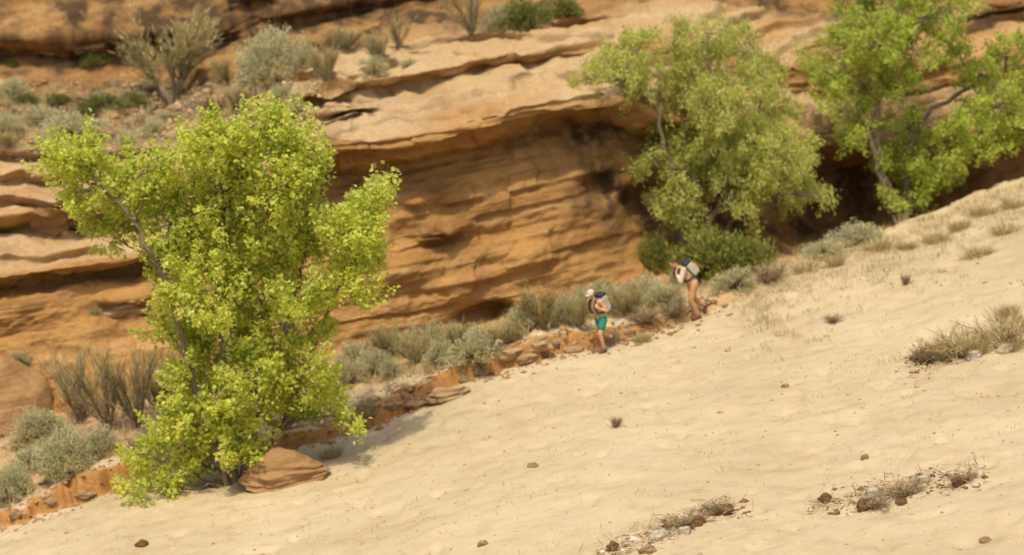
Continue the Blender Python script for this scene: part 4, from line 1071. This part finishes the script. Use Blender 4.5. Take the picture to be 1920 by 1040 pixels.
def build_person(J, loc, rz, label, style):
    root = empty('person', loc, rz)
    tag(root, label, 'person', None)
    hd = J['head']; nk = J['neck']
    face = (J['look']).normalized(); upv = (hd - nk).normalized(); sidev = upv.cross(face).normalized()
    rotm = Matrix((face, sidev, upv)).transposed()
    parts = [('e', J['pelvis'], (0.115, 0.165, 0.115)), (J['pelvis'], 0.125, J['waist'], 0.118), (J['waist'], 0.12, J['chest'], 0.135),
             ('e', J['chest'], (0.115, 0.17, 0.15)), (J['chest'], 0.12, nk, 0.06), (nk, 0.056, hd - upv * 0.06, 0.055),
             ('e', hd, (0.098, 0.077, 0.118), rotm), ('e', hd + face * 0.035 - upv * 0.06, (0.060, 0.055, 0.052), rotm),
             (hd + face * 0.092 + upv * 0.012, 0.010, hd + face * 0.112 - upv * 0.022, 0.014),
             ('e', hd + sidev * 0.078 - face * 0.005, (0.018, 0.010, 0.030), rotm), ('e', hd - sidev * 0.078 - face * 0.005, (0.018, 0.010, 0.030), rotm),
             ('e', hd + face * 0.094 - upv * 0.055, (0.010, 0.024, 0.008), rotm)]
    for sgn, k in ((1, 'l'), (-1, 'r')):
        sh, el, wr = J['sh_' + k], J['el_' + k], J['wr_' + k]
        hp, kn, an, to = J['hip_' + k], J['kn_' + k], J['an_' + k], J['toe_' + k]
        parts += [(J['chest'] + Vector((0, sgn * 0.1, 0.09)), 0.075, sh, 0.062), (sh, 0.058, el, 0.044), (el, 0.044, wr, 0.029),
                  (hp, 0.092, kn, 0.060), (kn, 0.058, kn * 0.62 + an * 0.38, 0.060), (kn * 0.62 + an * 0.38, 0.058, an, 0.036), (an - Vector((0, 0, 0.03)), 0.036, to, 0.028)]
        parts += hand_parts(wr, J['hd_' + k], J['hp_' + k])
    link('body', blob_mesh('body', parts, M_SKIN, 0.0085, 3), root)
    for sgn in (1, -1):
        e = link('eye', blob_mesh('eye', [('e', hd + face * 0.088 + sidev * sgn * 0.032 + upv * 0.008, (0.010, 0.014, 0.008), rotm)], M_EYE, 0.004, 1), root)
    # hair
    link('hair', blob_mesh('hair', [('e', hd - face * 0.018 + upv * 0.026, (0.100, 0.086, 0.105), rotm)], style['hair'], 0.012, 3), root)
    # clothing
    top = [('e', J['pelvis'] + Vector((0, 0, 0.03)), (0.130, 0.178, 0.115)), (J['pelvis'], 0.138, J['waist'], 0.132), (J['waist'], 0.134, J['chest'], 0.150), ('e', J['chest'], (0.132, 0.184, 0.160)),
           (J['chest'], 0.134, nk - (nk - J['chest']).normalized() * 0.06, 0.075)]
    for sgn, k in ((1, 'l'), (-1, 'r')):
        top.append((J['chest'] + Vector((0, sgn * 0.1, 0.09)), 0.086, J['sh_' + k], 0.074))
    link('shirt', blob_mesh('shirt', top, style['shirt'], 0.012, 3), root)
    if style.get('sleeve'):
        for k in 'lr':
            f = style['sleeve_len']
            sh, el, wr = J['sh_' + k], J['el_' + k], J['wr_' + k]
            q = [(sh, 0.076, el, 0.060)] if f > 0.5 else [(sh, 0.076, sh * 0.5 + el * 0.5, 0.068)]
            if f > 0.5: q.append((el, 0.060, el * (1 - f) + wr * f, 0.046))
            link('sleeve', blob_mesh('sleeve', q, style['sleeve'], 0.011, 3), root)
    legs = [('e', J['pelvis'], (0.136, 0.184, 0.125))]
    for k in 'lr':
        hp, kn, an = J['hip_' + k], J['kn_' + k], J['an_' + k]
        if style['long']:
            legs += [(hp, 0.112, kn, 0.082), (kn, 0.082, an + (kn - an) * 0.12, 0.066)]
        else:
            legs += [(hp, 0.116, hp * 0.45 + kn * 0.55, 0.112)]
    link('trousers' if style['long'] else 'shorts', blob_mesh('legwear', legs, style['legs'], 0.012, 3), root)
    for k in 'lr':
        an, to = J['an_' + k], J['toe_' + k]
        fw = (to - an); heel = an - Vector((fw.x, fw.y, 0)) * 0.25 - Vector((0, 0, 0.045))
        bt = link('boot', blob_mesh('boot', [(an + Vector((0, 0, 0.05)), 0.052, an - Vector((0, 0, 0.03)), 0.056), (heel, 0.048, to, 0.046), (an, 0.05, to + Vector((0, 0, 0.012)), 0.040)], M_BOOT, 0.010, 2), root)
        if not style['long']:
            kn = J['kn_' + k]
            link('sock', blob_mesh('sock', [(an + Vector((0, 0, 0.03)), 0.050, an + (kn - an) * 0.26, 0.050)], M_TAN, 0.010, 2), root)
    if style.get('hat'):
        h_ = link('hat', blob_mesh('hat', [('e', hd + upv * 0.055, (0.114, 0.100, 0.088), rotm)], style['hat'], 0.010, 3), root)
        link('brim', blob_mesh('brim', [('e', hd + upv * 0.050 + face * 0.055, (0.155, 0.105, 0.014), rotm)], style['hat'], 0.008, 2), h_)
    return root

def build_pack(J, loc, rz, label, mats, size, roll):
    """rucksack on the back: body, lid, rolled mat, side pocket, two shoulder straps"""
    ax = (J['neck'] - J['pelvis']).normalized(); bk = Vector((-ax.z, 0, ax.x)).normalized()
    side = Vector((0, 1, 0)); rm = Matrix((bk, side, ax)).transposed()
    c = J['chest'] * 0.62 + J['waist'] * 0.38 + bk * (0.15 + size[0] / 2)
    root = empty('backpack', loc, rz); tag(root, label, 'backpack', None)
    def box(name, cen, dims, mat, par, bev=0.05):
        bm = bmesh.new(); bmesh.ops.create_cube(bm, size=1.0, matrix=Matrix.Translation(cen) @ rm.to_4x4() @ Matrix.Diagonal((*dims, 1)))
        bmesh.ops.bevel(bm, geom=list(bm.edges), offset=bev, segments=4, profile=0.6, affect='EDGES')
        for v in bm.verts: v.co += Vector((mnoise.noise(v.co * 9), mnoise.noise(v.co * 9 + V3(5, 0, 0)), mnoise.noise(v.co * 9 + V3(0, 7, 0)))) * 0.012
        me = bpy.data.meshes.new(name); bm.to_mesh(me); bm.free(); me.materials.append(mat)
        for pl in me.polygons: pl.use_smooth = True
        return link(name, me, par)
    b = box('pack_body', c, size, mats[0], root)
    box('pocket', c + bk * size[0] * 0.5 - ax * size[2] * 0.12, (0.09, size[1] * 0.7, size[2] * 0.5), mats[2], b, 0.03)
    box('lid', c + ax * (size[2] / 2 + 0.03) + bk * 0.01, (size[0] * 1.05, size[1] * 0.95, 0.10), mats[1], root, 0.035)
    if roll:
        e = c + ax * (size[2] / 2 + 0.12)
        link('bedroll', blob_mesh('bedroll', [(e - side * 0.24, 0.075, e + side * 0.24, 0.075)], mats[3], 0.012, 2), root)
    for s, k in ((1, 'l'), (-1, 'r')):
        y = s * 0.105
        o = c - bk * size[0] / 2
        pth = [o + ax * size[2] * 0.32 + side * y, J['chest'] + ax * 0.20 + side * y - bk * 0.02, J['chest'] - bk * 0.160 + ax * 0.08 + side * y, J['waist'] - bk * 0.150 + ax * 0.05 + side * y * 1.2, o - ax * size[2] * 0.38 + side * y * 1.5]
        pth = np.array([tuple(p) for p in pth]); tt = np.linspace(0, 4, 25)
        P = np.stack([np.interp(tt, np.arange(5), pth[:, q]) for q in range(3)], -1)
        for _ in range(3): P[1:-1] = 0.25 * P[:-2] + 0.5 * P[1:-1] + 0.25 * P[2:]
        link('strap', tubes_mesh('strap', [(P, np.full(25, 0.024), 6)], mats[1]), root)
    return root

def fj(d): return {k: Vector(v) for k, v in d.items()}
J1 = fj(dict(pelvis=(0, 0, .96), waist=(.045, 0, 1.10), chest=(.115, 0, 1.31), neck=(.17, 0, 1.50), head=(.225, 0, 1.645), look=(.93, .25, -.28),
    sh_l=(.11, .20, 1.42), el_l=(.03, .30, 1.16), wr_l=(.22, .19, 1.27), hd_l=(.3, -.4, .85), hp_l=(-.5, -.8, 0),
    sh_r=(.11, -.20, 1.42), el_r=(.03, -.30, 1.16), wr_r=(.22, -.19, 1.27), hd_r=(.3, .4, .85), hp_r=(-.5, .8, 0),
    hip_l=(.01, .10, .92), kn_l=(.20, .11, .55), an_l=(.12, .11, .10), toe_l=(.30, .12, .045),
    hip_r=(-.01, -.10, .92), kn_r=(-.10, -.12, .52), an_r=(-.42, -.12, .27), toe_r=(-.38, -.12, .11)))
J2 = fj(dict(pelvis=(0, 0, .95), waist=(.09, 0, 1.08), chest=(.25, 0, 1.28), neck=(.38, 0, 1.45), head=(.47, 0, 1.58), look=(.80, .15, -.58),
    sh_l=(.30, .20, 1.39), el_l=(.45, .28, 1.13), wr_l=(.48, .14, 1.31), hd_l=(-.1, -.35, .9), hp_l=(-.9, -.2, 0),
    sh_r=(.30, -.20, 1.39), el_r=(.45, -.28, 1.13), wr_r=(.48, -.14, 1.31), hd_r=(-.1, .35, .9), hp_r=(-.9, .2, 0),
    hip_l=(.01, .10, .92), kn_l=(.16, .11, .52), an_l=(.00, .11, .10), toe_l=(.18, .12, .045),
    hip_r=(-.01, -.10, .92), kn_r=(-.02, -.12, .51), an_r=(-.34, -.12, .27), toe_r=(-.30, -.12, .12)))
def stand(px, py, J, k, rz):
    loc = hit(px, py, ground)[0]
    c, s = math.cos(rz), math.sin(rz)
    a = J['an_' + k]
    q = Vector((loc.x - (a.x * c - a.y * s), loc.y - (a.x * s + a.y * c), 0))
    z = float(ground_z(np.array([loc.x]), np.array([loc.y]))[0][0])
    q.z = z - 0.012
    return q
RZ1, RZ2 = math.radians(180 + 40), math.radians(180 + 20)
p1 = stand(1134, 661, J1, 'l', RZ1)
build_person(J1, p1, RZ1, 'walking person in a pale hat, sleeveless top and teal-green shorts', dict(hair=M_HAIR, shirt=M_TAN, long=False, legs=M_TEAL, hat=M_CREAM, sleeve=None))
build_pack(J1, p1, RZ1, 'pale grey backpack with a dark lid on the person in teal shorts', (M_GREY, M_BLACK, M_GREY, M_TAN), (0.20, 0.31, 0.46), False)
p2 = stand(1308, 598, J2, 'l', RZ2)
p2 = p2 + Vector((0.03, 0, 0))
hiker = build_person(J2, p2, RZ2, 'person bent forward under a pack, cream sleeves and brown trousers', dict(hair=M_HAIR, shirt=M_TAN, long=True, legs=M_BROWN, hat=None, sleeve=M_CREAM, sleeve_len=0.75))
build_pack(J2, p2, RZ2, 'grey and orange backpack with a black lid on the bent person', (M_GREY, M_BLACK, M_ORANGE, M_GREY), (0.20, 0.29, 0.38), False).scale = (1.07, 1.07, 1.07)
hiker.scale = (1.07, 1.07, 1.07)
